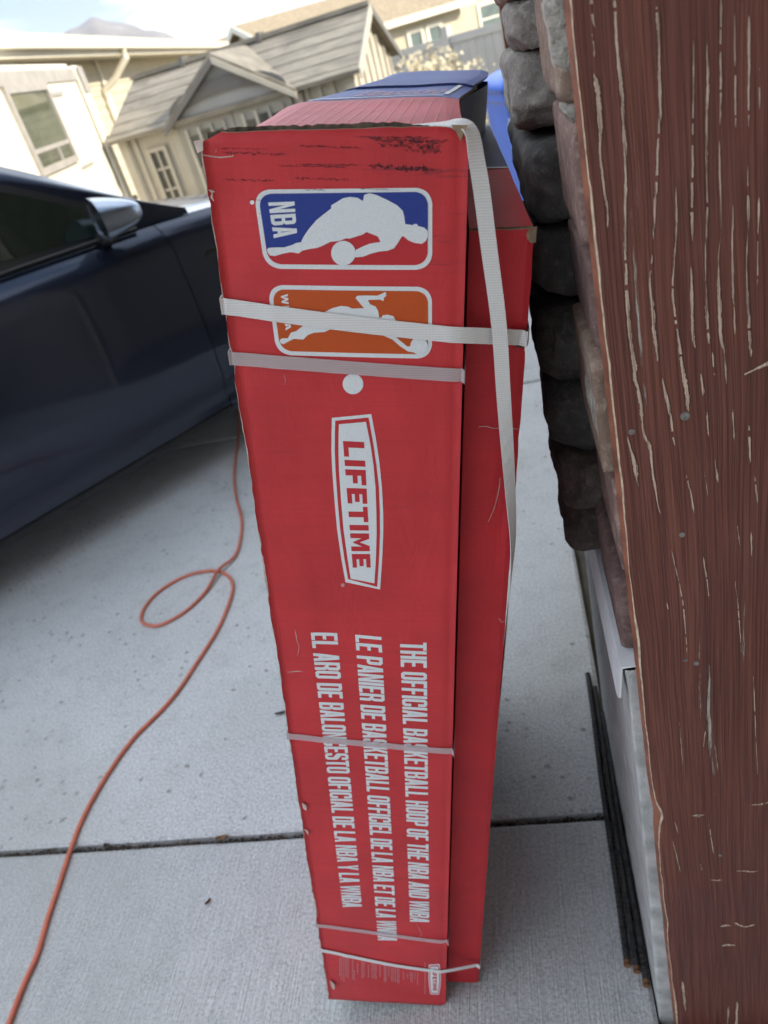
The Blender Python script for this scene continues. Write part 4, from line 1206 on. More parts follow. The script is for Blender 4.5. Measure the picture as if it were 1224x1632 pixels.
# the lengthwise strap: over the top corner, down past the gap and round the edge of the narrow carton
pts = [(-.085, .012, 1.3605), (-.05, .011, 1.3620), (-.022, .009, 1.3635), (-.006, .005, 1.3645), (.002, .0005, 1.3585), (.0062, -.001, 1.340), (.0108, -.0015, 1.318), (.0187, .001, 1.273), (.0300, .006, 1.209), (.0385, .012, 1.137),
       (.0520, .024, 1.028), (.0590, .0315, .962), (.0604, .040, .88), (.0606, .052, .78), (.0606, .066, .62), (.0606, .085, .38), (.0606, .10, .12)]
wd = [(0, 1, .1), (0, 1, .1), (.1, 1, .15), (.45, .85, .35), (.72, .65, .15), (.9, .4, .15), (.96, .2, .16), (.98, .1, .15), (.98, .1, .14), (.97, .15, .13), (.75, .6, .1), (.45, .88, .08), (.1, 1, .06), (0, 1, .05), (0, 1, .05), (0, 1, .05), (0, 1, .05)]
ribbon('strap', pts, wd, .0130, M['strap'], 'long white strap running down from the top corner across the narrow carton', n=6)

# ================================================================== SMALL THINGS ON THE DRIVEWAY
cz = [(383,860),(373.7,888.4),(350,912),(331,940.4),(302.7,968.8),(274.4,987.7),(250.7,997.2),(231.8,994.8),(224.7,985.4),(231.8,966.4),(250.7,945.1),(279,926.2),(307.5,914.4),(340.6,909.7),(361.9,916.8),(371.3,933.3),(364.2,964),(345.3,1006.6),(312.2,1058.7),(283.8,1101.3),(255.4,1134.4),(212.9,1177),(175,1229),(146.6,1276.3),(127.7,1314.1),(113.5,1352),(94.6,1408.7),(75.7,1465.5),(59.1,1522.3),(37.8,1569.6),(14.2,1632),(-8,1690)]
head = [(378,560),(380,610),(381,655),(380,690),(376,725),(373,760),(377,795),(385,828)]
cp = []
for i, (x, y) in enumerate(head + cz):
    p = on_z(x, y, .0052)
    lift = .0
    if len(head) + 12 <= i <= len(head) + 14: lift = 0.0
    if len(head) <= i <= len(head) + 3: lift = .0108 * math.exp(-((i - len(head) - 2) / .9) ** 2)
    cp.append((p.x, p.y, .0056 + lift))
mb = MB(); mb.tube(catmull(cp, 7), .0056, 10)
setp(mb.build('extension_cord', M['cord'], smooth=True), 'orange extension cord looping once on the concrete beside the car', 'cord')

def rebar(x0, y0, x1, y1, z, label):
    root = setp(empty('rebar', basis(Vector((x0, y0, z)), Vector((1,0,0)), Vector((0,1,0)), Vector((0,0,1)))), label, 'rebar', 'steel bars lying along the footing')
    mb = MB(); L_ = math.hypot(x1 - x0, y1 - y0); n = int(L_ / .009); pts = []; r = []
    for i in range(n * 4 + 1):
        t_ = i / (n * 4)
        pts.append(((x1 - x0) * t_ + math.sin(t_ * 9) * .001, (y1 - y0) * t_, 0)); r.append(.0054 + (.0011 if i % 4 == 0 else 0))
    mb.tube(pts, r, 10); mb.build('bar', M['rebar'], root)
    mb = MB(); mb.tube([(0, -.002, 0), (0, .007, 0)], .0058, 10); mb.build('rusty_end', M['rust'], root)
rebar(-.0035, .672, .0105, 1.345, .0066, 'ribbed steel bar on the ground, farthest from the footing of the three')
rebar(.0105, .662, .0215, 1.30, .0066, 'middle ribbed steel bar of the three beside the footing')
rebar(.0222, .640, .0290, 1.22, .0066, 'ribbed steel bar pressed against the footing, ending closest to the camera')

def leaf(px, py, ln, wd_, rz, mat, label, curl=.004):
    p = on_z(px, py, 0)
    mb = MB()
    def g(a, b):
        x = (a - .5) * ln; h = wd_ * math.sin(PI * min(1, max(0, .04 + a * .92))) ** .8
        y = (b - .5) * h
        z = .0012 + curl * (2 * abs(b - .5)) ** 2 + curl * .6 * (2 * (a - .5)) ** 2
        c, s_ = math.cos(rz), math.sin(rz)
        return (p.x + x * c - y * s_, p.y + x * s_ + y * c, z)
    mb.grid(g, 10, 4); n = len(mb.v); mb.v += [(x, y, z + .0007) for x, y, z in mb.v[:n]]
    k = len(mb.f); mb.f += [tuple(q + n for q in f_)[::-1] for f_ in mb.f[:k]]; mb.i += [0] * k
    setp(mb.build('leaf', mat), label, 'leaf', 'dry leaves on the driveway')
leaf(448, 1138, .032, .008, .2, M['leaf_dark'], 'dark curled leaf sliver beside the lettered carton')
leaf(333, 1439, .015, .006, .9, M['leaf'], 'tiny brown leaf alone on the broomed slab in front of the joint')
leaf(355, 1337, .032, .012, .1, M['leaf'], 'reddish brown leaf caught in the joint nearest the carton')
leaf(172, 1349, .022, .01, -.2, M['leaf_dark'], 'dark leaf caught in the joint beside the orange cord')
# grit and litter in the joint
mb = MB(); rl = random.Random(11)
for i in range(1500):
    x = rl.uniform(-1.75, .02); y = rl.uniform(.957, .971); s_ = rl.uniform(.0012, .0042); a = rl.uniform(0, PI)
    z = -.029 + rl.uniform(0, .018)
    if i % 5 == 0: z += .005
    c, sn = math.cos(a) * s_, math.sin(a) * s_
    mb.add([(x - c, y - sn, z), (x + sn, y - c, z), (x + c, y + sn, z), (x - sn, y + c, z), (x, y, z + s_ * 1.1), (x, y, z - s_)],
           [(0,1,4),(1,2,4),(2,3,4),(3,0,4),(1,0,5),(2,1,5),(3,2,5),(0,3,5)], rl.choice((0, 0, 1, 2)))
setp(mb.build('joint_grit', [M['dirt'], M['leaf'], M['leaf_dark']]), 'grit and leaf litter filling the driveway joint', 'grit', kind='stuff')

# ================================================================== CAR
car_dir = Vector((.6137, .7896, 0)).normalized()
car_left = Vector((-car_dir.y, car_dir.x, 0))
HWD = .885                                               # half width at the sill
sillA = Vector((-1.99884492, 2.06963496, 0))
car_o = sillA + car_dir * .175 + car_left * HWD
car = setp(empty('parked_car', basis(car_o, car_dir, car_left, Vector((0, 0, 1)))), 'dark grey car parked on the left, its door mirror and front door facing the cartons', 'car')
# car axes: x forward, y to the left side, z up; the side in the photo is y < 0
def lerp_tab(tab, x):
    if x <= tab[0][0]: return tab[0][1]
    for (a, va), (b, vb) in zip(tab[:-1], tab[1:]):
        if x <= b:
            t_ = (x - a) / (b - a); t_ = t_ * t_ * (3 - 2 * t_) if False else t_
            return va + (vb - va) * t_
    return tab[-1][1]
def smooth_tab(tab):
    xs_ = np.array([p[0] for p in tab]); ys_ = np.array([p[1] for p in tab])
    g = np.linspace(xs_[0] - .5, xs_[-1] + .5, 400); y = np.interp(g, xs_, ys_)
    k = np.hanning(33); k /= k.sum(); y2 = np.convolve(np.pad(y, 16, mode='edge'), k, 'valid')
    return lambda x: float(np.interp(x, g, y2))
belt_z = smooth_tab([(-2.3, .98), (-1.6, 1.07), (-.6, 1.075), (.4, 1.05), (.95, 1.025), (1.4, .985), (1.9, .89), (2.3, .74)])
half_w = smooth_tab([(-2.32, .62), (-2.1, .80), (-1.6, .92), (-.6, .945), (.6, .945), (1.5, .935), (1.95, .86), (2.25, .66), (2.36, .50)])
sill_in = .06
def side(x, t_):
    """body side from sill (0) to shoulder (1): y outwards, z"""
    w = half_w(x); zb = belt_z(x); z0 = .20 + .06 * sm(1.6, 2.3, x) + .06 * sm(-1.6, -2.3, x)
    prof = [(0, -.060, 0), (.06, -.038, .04), (.13, -.045, .12), (.2, -.022, .2), (.35, -.004, .36), (.55, .0, .55), (.72, -.004, .72), (.84, -.010, .855), (.895, -.030, .922), (.95, -.064, .966), (1, -.100, 1.0)]
    o_ = float(np.interp(t_, [p[0] for p in prof], [p[1] for p in prof])); h = float(np.interp(t_, [p[0] for p in prof], [p[2] for p in prof]))
    return w + o_, z0 + (zb - z0) * h
WX = (1.445, -1.445); WZ, WR, AR = .345, .345, .385
def panel(name, x0, x1, sy, mats, t0=0.0, t1=1.0, nx=26, nt=30, inset=0.0, arch=None):
    mb = MB()
    def g(a, b):
        x = x0 + (x1 - x0) * a; t_ = t0 + (t1 - t0) * b
        y, z = side(x, t_)
        y -= inset
        if arch is not None:
            dx, dz = x - arch, z - WZ; r = math.hypot(dx, dz)
            if r < AR and r > 1e-4:
                k = AR / r
                x, z = arch + dx * k, WZ + dz * k
        return (x, sy * y, z)
    def keep(a, b):
        if arch is None: return True
        xm = x0 + (x1 - x0) * (a + .5) / nx; zm = side(xm, t0 + (t1 - t0) * (b + .5) / nt)[1]
        return math.hypot(xm - arch, zm - WZ) > AR * .985
    mb.grid(g, nx, nt, flip=(sy > 0), keep=keep)
    return mb.build(name, mats, car, smooth=True)
for sy in (-1, 1):
    panel('front_fender', .935, 2.33, sy, M['paint'], 0, 1, 60, 60, arch=WX[0])
    fd = panel('front_door', -.165, .930, sy, M['paint'], .07)
    rd = panel('rear_door', -1.05, -.170, sy, M['paint'], .07)
    panel('rear_fender', -2.32, -1.055, sy, M['paint'], 0, 1, 60, 60, arch=WX[1])
    panel('sill', -1.05, .930, sy, M['trim'], 0, .064, 20, 4)
    panel('inner_shell', -1.06, 1.0, sy, M['gap'], 0, 1, 10, 20, inset=.012)
    for par, xh in ((fd, -.15), (rd, -1.03)):
        mb = MB()
        pts = []
        for k in range(7):
            x = xh + .2 * k / 6; y, z = side(x, .80); pts.append((x, sy * (y + .012 * math.sin(PI * k / 6) + .002), z))
        mb.tube(pts, .011, 8); mb.build('handle', M['paint'], par, smooth=True)
# hood, floor, cowl, rear
mb = MB()
def hood(a, b):
    x = .98 + (2.33 - .98) * a; y, z = side(x, 1.0); yy_ = y * (1 - 2 * b)
    return (x, yy_, z + (.02 * (1 - sm(1.9, 2.33, x)) + .012) * (1 - (2 * b - 1) ** 2) ** .8)
mb.grid(hood, 30, 20, flip=True); mb.build('hood', M['paint'], car, smooth=True)
mb = MB()
def nose(a, b):
    x = 2.33; y, z1_ = side(2.33, 1.0); ys_, z0_ = side(2.33, 0.0)
    yy_ = (ys_ + (y - ys_) * b) * (1 - 2 * a); bul = .13 * (1 - (2 * a - 1) ** 2) * math.sin(PI * (.15 + .75 * b))
    return (x + bul, yy_, z0_ + (z1_ + .02 * (1 - (2 * a - 1) ** 2) - z0_) * b)
mb.grid(nose, 24, 14, flip=True); mb.build('front_bumper', M['paint'], car, smooth=True)
mb = MB()
def tail(a, b):
    y, z1_ = side(-2.32, 1.0); ys_, z0_ = side(-2.32, 0.0)
    yy_ = (ys_ + (y - ys_) * b) * (1 - 2 * a); bul = .1 * (1 - (2 * a - 1) ** 2)
    return (-2.32 - bul, yy_, z0_ + (z1_ - z0_) * b)
mb.grid(tail, 20, 12); mb.build('rear_bumper', M['paint'], car, smooth=True)
MB().box(-1.0, .95, -.80, .80, .19, .215).build('floor_pan', M['gap'], car)
# greenhouse
roof_z = smooth_tab([(-2.2, 1.10), (-1.9, 1.20), (-1.4, 1.40), (-.8, 1.545), (-.2, 1.60), (.15, 1.565), (.5, 1.40), (.95, 1.13), (1.15, 1.02)])
def gh(x, t_):
    """greenhouse side from shoulder (0) to the roof edge (1)"""
    w = half_w(x) - .092; zb = belt_z(x); zr = roof_z(x)
    inn = .34 * max(0, zr - zb)
    return w - inn * t_ - .05 * sm(.85, 1, t_), zb + (zr - zb - .035) * t_ + .02 * math.sin(t_ * PI * .5) * sm(.0, 1, t_)
def gpanel(name, x0, x1, sy, mat, ta, tb_, nx=24, nt=8, off=0.0, par=car, thick=0):
    mb = MB()
    fa = ta if callable(ta) else (lambda x: ta); fb = tb_ if callable(tb_) else (lambda x: tb_)
    def g(a, b):
        x = x0 + (x1 - x0) * a; t_ = fa(x) + (fb(x) - fa(x)) * b
        y, z = gh(x, t_)
        return (x, sy * (y + off), z)
    mb.grid(g, nx, nt, flip=(sy > 0)); 
    if thick:
        n = len(mb.v); mb.v += [(x, y - sy * thick, z) for x, y, z in mb.v[:n]]
        w = nx + 1
        edge = [a for a in range(w)] + [b*w+nx for b in range(1, nt+1)] + [nt*w+a for a in range(nx-1, -1, -1)] + [b*w for b in range(nt-1, 0, -1)]
        for i in range(len(edge)):
            a, b = edge[i], edge[(i+1) % len(edge)]
            q = (a, b, n + b, n + a); mb.f.append(q if sy > 0 else q[::-1]); mb.i.append(0)
    return mb.build(name, mat, par, smooth=not thick)
def frac(hgt):
    """height fraction giving a constant margin below the roof edge"""
    return lambda x: max(.02, 1 - hgt / max(.05, roof_z(x) - belt_z(x)))
for sy in (-1, 1):
    gpanel('roof_rail', -2.0, 1.1, sy, M['paint'], 0.0, 1.0, 70, 14)
    ws = gpanel('side_window', -.20, .80, sy, M['carglass'], lambda x: min(.10, frac(.12)(x)), frac(.115), 30, 8, .006, thick=.005)
    gpanel('window_frame', -.30, .86, sy, M['trim'], .0, lambda x: max(.012, frac(.085)(x)), 34, 8, .003, par=ws, thick=.003)
    ws2 = gpanel('side_window', -1.15, -.30, sy, M['carglass'], .10, frac(.115), 24, 8, .006, thick=.005)
    gpanel('window_frame', -1.3, -.26, sy, M['trim'], .0, frac(.085), 24, 8, .003, par=ws2, thick=.003)
    mb = MB()                                                    # belt moulding
    pts = []
    for k in range(30):
        x = -1.35 + 2.2 * k / 29; y, z = gh(x, 0); pts.append((x, sy * (y + .012), z + .004))
    mb.tube(pts, .008, 6); mb.build('belt_moulding', M['trim'], car, smooth=True)
mb = MB()
def roofp(a, b):
    x = -2.0 + 3.1 * a; y, z = gh(x, 1.0); k = 1 - (2 * b - 1) ** 2
    return (x, y * (1 - 2 * b), z + .035 * k)
i0 = [k for k in range(61) if -2.0 + 3.1 * k / 60 < -1.0][-1]; i1 = [k for k in range(61) if -2.0 + 3.1 * k / 60 < .10][-1]
mb.grid(roofp, 60, 16, flip=True, keep=lambda a, b: i0 <= a < i1); mb.build('roof', M['paint'], car, smooth=True)
mb = MB(); mb.grid(roofp, 60, 16, flip=True, keep=lambda a, b: a >= i1); mb.build('windshield', M['carglass'], car, smooth=True)
mb = MB(); mb.grid(roofp, 60, 16, flip=True, keep=lambda a, b: a < i0); mb.build('rear_window', M['carglass'], car, smooth=True)
MB().box(-2.25, -1.9, -.68, .68, .98, 1.0).build('boot_shelf', M['paint'], car)
# wheels
for wx in WX:
    for sy in (-1, 1):
        w_ = empty('wheel', None, car); w_.location = (wx, sy * .80, WZ)
        mb = MB(); prof = [(.235, -.105), (.30, -.115), (.335, -.10), (.345, -.06), (.345, .06), (.335, .10), (.30, .115), (.235, .105)]; n = 40
        vv_ = [(r_ * math.cos(2*PI*k/n), y_, r_ * math.sin(2*PI*k/n)) for r_, y_ in prof for k in range(n)]
        ff_ = [(i*n+k, i*n+(k+1) % n, (i+1)*n+(k+1) % n, (i+1)*n+k) for i in range(len(prof)-1) for k in range(n)]
        mb.add(vv_, ff_); mb.build('tyre', M['rubber'], w_, smooth=True)
        mb = MB(); yo = sy * .085
        mb.tube([(0, yo - sy * .02, 0), (0, yo + sy * .01, 0)], .045, 20)
        for k in range(10):
            a = 2 * PI * k / 10; mb.tube([(math.cos(a) * .03, yo, math.sin(a) * .03), (math.cos(a + .12) * .225, yo, math.sin(a + .12) * .225)], [.018, .014], 6)
        vv_ = [(r_ * math.cos(2*PI*k/n), y_, r_ * math.sin(2*PI*k/n)) for r_, y_ in ((.238, yo - sy * .16), (.225, yo - sy * .05), (.232, yo + sy * .012), (.24, yo + sy * .012)) for k in range(n)]
        mb.add(vv_, [(i*n+k, i*n+(k+1) % n, (i+1)*n+(k+1) % n, (i+1)*n+k) for i in range(3) for k in range(n)])
        mb.build('rim', M['rim'], w_)
        mb = MB(); mb.tube([(0, sy * .02, 0), (0, sy * -.02, 0)], .19, 28); mb.build('brake_disc', M['nail'], w_)
        mb = MB()                                                # dark liner inside the arch
        vv_ = [(wx + AR * 1.01 * math.cos(PI * k / 20), sy * y_, WZ + AR * 1.01 * math.sin(PI * k / 20)) for y_ in (.60, .90) for k in range(21)]
        mb.add(vv_, [(k, k + 1, 21 + k + 1, 21 + k) for k in range(20)]); mb.build('arch_liner', M['gap'], car)
# door mirrors
for sy in (-1, 1):
    mr = empty('door_mirror', None, car); yb, zb_ = gh(.70, 0); mr.location = (.69, sy * (yb + .005), zb_ + .005)
    mb = MB()
    nA, nB = 28, 14
    def shell(a, b):
        th = 2 * PI * a; ph = PI / 2 * b
        k = math.cos(ph) ** .55
        yy_ = .128 + .112 * k * (abs(math.cos(th)) ** .75) * (1 if math.cos(th) > 0 else -1)
        zz2 = .075 + (.076 if math.sin(th) > 0 else .066) * k * (abs(math.sin(th)) ** .8) * (1 if math.sin(th) > 0 else -1)
        zz2 += -.012 * (yy_ - .12) / .1
        if zz2 > .075: zz2 = .075 + (zz2 - .075) * (1 - .45 * math.sin(ph))
        zz2 = max(zz2, .014 + .02 * math.sin(ph))
        return (-.03 + .165 * math.sin(ph) - .27 * (yy_ - .128) * (1 - .5 * b), sy * yy_, zz2)
    mb.grid(shell, nA, nB, flip=(sy > 0)); mb.build('housing', M['mirrorcap'], mr, smooth=True)
    mb = MB()
    rim_ = [shell(k / nA, 0) for k in range(nA)]
    mb.add([(x + .006, y, z) for x, y, z in rim_] + [(x + .004, sy * .128 + (y - sy * .128) * .9, .075 + (z - .075) * .88) for x, y, z in rim_], [(k, (k+1) % nA, nA + (k+1) % nA, nA + k) for k in range(nA)] + [tuple(range(nA, 2 * nA))])
    mb.build('mirror_glass', M['mirror'], mr)
    mb = MB(); mb.tube([(.02, -sy * .05, -.005), (.02, sy * .03, .0), (.02, sy * .085, .018)], [.034, .026, .03], 10); mb.build('stalk', M['trim'], mr, smooth=True)
for sy in (-1, 1):
    mb = MB()
    def lamp(a, b):
        x = 1.95 + .33 * a; y, z = side(x, .80 + .13 * b * (1 - .6 * a)); return (x, sy * (y + .004), z)
    mb.grid(lamp, 10, 5, flip=(sy > 0)); mb.build('headlight', M['lens'], car, smooth=True)
for sy in (-1, 1):                                            # small side repeater on the fender
    y, z = side(1.09, .80); mb = MB()
    mb.add([(1.05, sy * (y + .003), z - .012), (1.13, sy * (y + .003), z - .004), (1.13, sy * (y + .003), z + .010), (1.06, sy * (y + .003), z + .010),
            (1.05, sy * (y - .006), z - .012), (1.13, sy * (y - .006), z - .004), (1.13, sy * (y - .006), z + .010), (1.06, sy * (y - .006), z + .010)],
           [(0,1,2,3),(7,6,5,4),(0,4,5,1),(1,5,6,2),(2,6,7,3),(3,7,4,0)])
    mb.build('side_badge', M['trim'], car)

# ================================================================== BLUE BIN
bc = cw(1.83, 5.75, -.16)
bn = setp(empty('recycling_bin', basis(bc, Vector((.966, .259, 0)), Vector((-.259, .966, 0)), Vector((0, 0, 1)))), 'bright blue plastic bin with rounded lid and white mark behind the cartons', 'bin')
def rr(hx, hy, r, n=6):
    out = []
    for cx_, cy_, a0 in ((hx-r, hy-r, 0), (-hx+r, hy-r, PI/2), (-hx+r, -hy+r, PI), (hx-r, -hy+r, 1.5*PI)):
        out += [(cx_ + r * math.cos(a0 + PI/2*k/n), cy_ + r * math.sin(a0 + PI/2*k/n)) for k in range(n + 1)]
    return out
def loft(mb, secs, k=0):
    n = len(secs[0]); base = len(mb.v)
    vv_ = [p for s_ in secs for p in s_]
    ff_ = [(i*n+j, i*n+(j+1) % n, (i+1)*n+(j+1) % n, (i+1)*n+j) for i in range(len(secs)-1) for j in range(n)]
    ff_ += [tuple(range(n))[::-1], tuple(range((len(secs)-1)*n, len(secs)*n))]
    mb.add(vv_, ff_, k)
mb = MB(); loft(mb, [[(x, y, z) for x, y in rr(hx, hy, .06)] for hx, hy, z in ((.21, .24, .02), (.22, .25, .1), (.27, .31, .98), (.285, .325, 1.0), (.285, .325, 1.05))])
mb.build('bin_body', M['bin'], bn, smooth=False)
mb = MB(); loft(mb, [[(x, y, z) for x, y in rr(hx, hy, r_)] for hx, hy, z, r_ in ((.295, .335, 1.053, .06), (.295, .335, 1.09, .06), (.27, .31, 1.13, .09), (.19, .22, 1.16, .1), (.06, .08, 1.172, .05))])
mb.build('lid', M['bin'], bn, smooth=True)
for sx in (-1, 1):
    mb = MB(); mb.tube([(sx * .24, .28, .12), (sx * .29, .28, .12)], .12, 20); mb.build('wheel', M['rubber'], bn)
mb = MB()
for k in range(3):
    a = k * 2 * PI / 3 + .5
    mb.add([(-.20 + .09 * math.cos(a + t_) * r_, -.306, .86 + .09 * math.sin(a + t_) * r_) for t_, r_ in ((0, .55), (0, 1.0), (.7, 1.05), (1.5, 1.0), (1.5, .55), (.7, .6))], [(0,1,2,3,4,5)])
mb.add([(-.13, -.306, .86), (-.10, -.306, .86), (-.08, -.306, .94), (-.11, -.306, .95)], [(0,1,2,3)])
mb.build('white_mark', M['binwhite'], bn)

# ================================================================== BACKGROUND
F_ = Vector((-.258819, .965926, 0)); RT = Vector((.965926, .258819, 0)); ZV = Vector((0, 0, 1))
def window_part(parent, x0, x1, z0, z1, y, sgn, frame_m, glass_m, fw=.05, mull=(), trans=(), depth=.04, name='window'):
    """framed window standing on the plane y; sgn is the outward direction along y"""
    mb = MB(); ya, yb = sorted((y - sgn * .005, y + sgn * depth))
    mb.box(x0, x1, ya, yb, z1 - fw, z1); mb.box(x0, x1, ya, yb, z0, z0 + fw)
    mb.box(x0, x0 + fw, ya, yb, z0 + fw, z1 - fw); mb.box(x1 - fw, x1, ya, yb, z0 + fw, z1 - fw)
    o = mb.build(name, frame_m, parent)
    cuts = [x0 + fw] + sorted(mull) + [x1 - fw]; rows_ = [z0 + fw] + sorted(trans) + [z1 - fw]
    for m_ in mull:
        mb = MB(); mb.box(m_ - fw * .3, m_ + fw * .3, *sorted((y, y + sgn * depth * .8)), z0 + fw, z1 - fw); mb.build('mullion', frame_m, o)
    for t_ in trans:
        mb = MB(); mb.box(x0 + fw, x1 - fw, *sorted((y + sgn * .001, y + sgn * depth * .7)), t_ - fw * .3, t_ + fw * .3); mb.build('glazing_bar', frame_m, o)
    for a, b in zip(cuts[:-1], cuts[1:]):
        for c, d in zip(rows_[:-1], rows_[1:]):
            mb = MB(); mb.box(a, b, *sorted((y + sgn * .004, y + sgn * depth * .35)), c, d); mb.build('pane', glass_m, o)
    return o
# ---- camper: long side runs away from us, facing right
A_, B_ = cw(-2.02, 6.3), cw(-1.79, 9.9)
ax = (B_ - A_).normalized(); ay = Vector((-ax.y, ax.x, 0))
camper = setp(empty('camper', basis(Vector((A_.x, A_.y, 0)), ax, ay, ZV)), 'sunlit cream camper trailer with a framed window behind the car', 'camper')
L_ = (B_ - A_).length
def on_camper(px, py):
    q = ray(px, py); n_ = ay; t_ = (Vector((A_.x, A_.y, 0)) - CAMP).dot(n_) / q.dot(n_); p = CAMP + q * t_ - A_
    return p.dot(ax), p.z
MB().box(-.1, L_ - .22, .0, 2.3, -.12, 1.93).build('body', M['rv'], camper, bevel=.03)
MB().box(-.1, L_ - .24, -.022, .05, 1.83, 1.94).build('roof_rail', M['rvtrim'], camper)
MB().box(-.15, L_ - .2, .03, 2.25, 1.93, 2.0).build('roof', M['rvlight'], camper, bevel=.02)
MB().box(L_ - .215, L_, -.05, 2.25, -.1, 1.97).build('end_cap', M['rvlight'], camper, bevel=.04)
MB().box(L_ - .2195, L_ - .2155, -.006, .03, -.1, 1.9).build('seam', M['gap'], camper)
MB().box(L_ - .21, L_ - .01, -.062, -.052, 1.70, 1.95).build('trim_panel', M['rvtrim'], camper)
MB().box(L_ - .20, L_ - .015, -.060, -.052, .30, .42).build('trim_panel', M['rvtrim'], camper)
a0, zt_ = on_camper(2, 143); a1, zb2 = on_camper(122, 262)
mx_ = a0 + (a1 - a0) * .52
wp = window_part(camper, a0 - .02, a1 + .05, zb2 + .02, zt_ + .02, 0, -1, M['rvtrim'], M['glass'], .06, (), (zb2 + (zt_ - zb2) * .30,), .035)
mb = MB(); mb.box(mx_ + .1, mx_ + .14, -.03, 0, zb2 + .08, zb2 + (zt_ - zb2) * .30 - .02); mb.build('mullion', M['rvtrim'], wp)
MB().box(a1 + .12, a1 + .5, -.02, .0, zt_ - .10, zt_ - .06).build('drip_moulding', M['rvtrim'], camper)
MB().box(a1 + .1, a1 + .55, -.016, .0, zb2 - .06, zb2 - .03).build('drip_moulding', M['rvtrim'], camper)
for xw in (.9, 1.75):
    mb = MB(); mb.tube([(xw, .12, -.22), (xw, .34, -.22)], .33, 24); mb.build('wheel', M['rubber'], camper)
MB().box(.2, 2.6, .4, 1.9, -.45, -.12).build('chassis', M['gap'], camper)

# ---- neighbouring house with lap siding, eave running away behind the camper
A2, B2 = cw(-2.98, 9.6), cw(-1.05, 26.5)
hx_ = (B2 - A2).normalized(); hy_ = Vector((-hx_.y, hx_.x, 0))
nb = setp(empty('neighbour_house', basis(Vector((A2.x, A2.y, -.8)), hx_, hy_, ZV)), 'cream lap-sided house with white gutter stretching behind the camper and shed', 'house')
HL = (B2 - A2).length
MB().box(0, HL, .02, 6.0, -.1, 3.12).build('wall', M['siding'], nb)
plank = None
for k in range(21):
    z0_ = 3.0 - .15 * (k + 1)
    if plank is None:
        plank = MB().add([(.0, .019, 0), (.0, -.012, 0), (.0, .004, .16), (.0, .019, .16), (9, .019, 0), (9, -.012, 0), (9, .004, .16), (9, .019, .16)],
                 [(0,3,2,1), (4,5,6,7), (0,1,5,4), (1,2,6,5), (2,3,7,6), (3,0,4,7)]).build('plank', M['siding'], nb); plank.location = (0, 0, z0_)
    else:
        o = plank.copy(); COL.objects.link(o); o.location = (0, 0, z0_)
MB().box(-.4, HL + .4, -.50, .018, 3.06, 3.13).build('soffit', M['fascia'], nb)
MB().box(-.45, HL + .4, -.53, -.502, 3.0, 3.2).build('fascia', M['fascia'], nb)
mb = MB(); mb.prism([(-.65, 3.07), (-.535, 3.07), (-.535, 3.21), (-.67, 3.21)], 'x', -.45, HL + .4); mb.build('gutter', M['fascia'], nb)
mb = MB(); mb.prism([(-.62, 3.215), (3.0, 3.33), (6.6, 3.215)], 'x', -.5, HL + .5); mb.build('roof', M['roof_tan'], nb)
dx_ = 5.0
mb = MB(); mb.tube([(dx_, -.60, 3.07), (dx_, -.60, 2.95), (dx_, -.30, 2.72), (dx_, -.07, 2.6), (dx_, -.06, 2.4), (dx_, -.06, .1)], .055, 8); mb.build('downspout', M['fascia'], nb)
MB().box(dx_ + .25, dx_ + .37, -.03, .018, .0, 3.05).build('corner_board', M['fascia'], nb)

# ---- resin storage shed
RL, RR = cw(-1.30, 10.6), cw(1.39, 9.6)
sx_ = (RR - RL).normalized(); sy_ = Vector((-sx_.y, sx_.x, 0)); sc_ = (RL + RR) * .5
shed = setp(empty('storage_shed', basis(Vector((sc_.x, sc_.y, -.8)), sx_, sy_, ZV)), 'grey-beige resin storage shed with arched double doors under a gabled dormer', 'shed')
HS = (RR - RL).length / 2; RZ = 2.52; EZ_ = 2.0
mb = MB(); mb.prism([(-1.0, .0), (1.0, .0), (1.0, 2.03), (0, 2.47), (-1.0, 2.03)], 'x', -HS + .06, HS - .06); mb.build('wall', M['shed'], shed)
for s_ in (-1, 1):
    mb = MB()
    mb.prism([(s_ * 1.14, EZ_ - .04), (s_ * .0, RZ - .04), (s_ * .0, RZ), (s_ * 1.15, EZ_ + .0)], 'x', -HS - .04, HS + .04)
    rf = mb.build('roof', M['shedroof'], shed)
    for k in range(6):                                          # moulded courses of the roof panels
        t_ = (k + .5) / 6; mb = MB(); y_ = s_ * 1.15 * t_; z_ = RZ - (RZ - EZ_) * t_
        mb.prism([(y_ - .015, z_ - .02), (y_ + .015, z_ - .02), (y_ + .015, z_ - .005), (y_ - .015, z_ + .003)], 'x', -HS - .03, HS + .03)
        mb.build('roof_course', M['shedroof'], rf)
MB().box(-HS - .05, HS + .05, -.07, .07, RZ - .01, RZ + .035).build('ridge_cap', M['shedroof'], shed)
for xk in (-.78, .20):
    MB().box(xk - .025, xk + .025, -.10, .10, RZ - .03, RZ + .06).build('ridge_clip', M['sheddark'], shed)
for s_ in (-1, 1):
    mb = MB(); mb.prism([(s_ * 1.15, EZ_ - .09), (s_ * 0, RZ - .09), (s_ * 0, RZ + .005), (s_ * 1.15, EZ_ + .005)], 'x', HS + .042, HS + .06); mb.build('rake_board', M['sheddark'] if s_ > 0 else M['shed'], shed)
for xk in (-1.30, -1.21, -.78, .86, 1.0, 1.14, 1.28):
    MB().box(xk - .018, xk + .018, -1.028, -.999, .02, 1.96).build('wall_rib', M['shed'], shed)
for yk in (-.85, -.55, -.25, .05, .35, .65, .9):
    MB().box(HS - .061, HS - .035, yk - .02, yk + .02, .02, 2.0 + .4 * (1 - abs(yk)) - .02).build('wall_rib', M['shed'], shed)
for xk in (-HS + .08, -.70, .76, HS - .10):
    MB().box(xk - .05, xk + .05, -1.045, -1.0, .0, 1.99).build('corner_trim', M['shed'], shed)
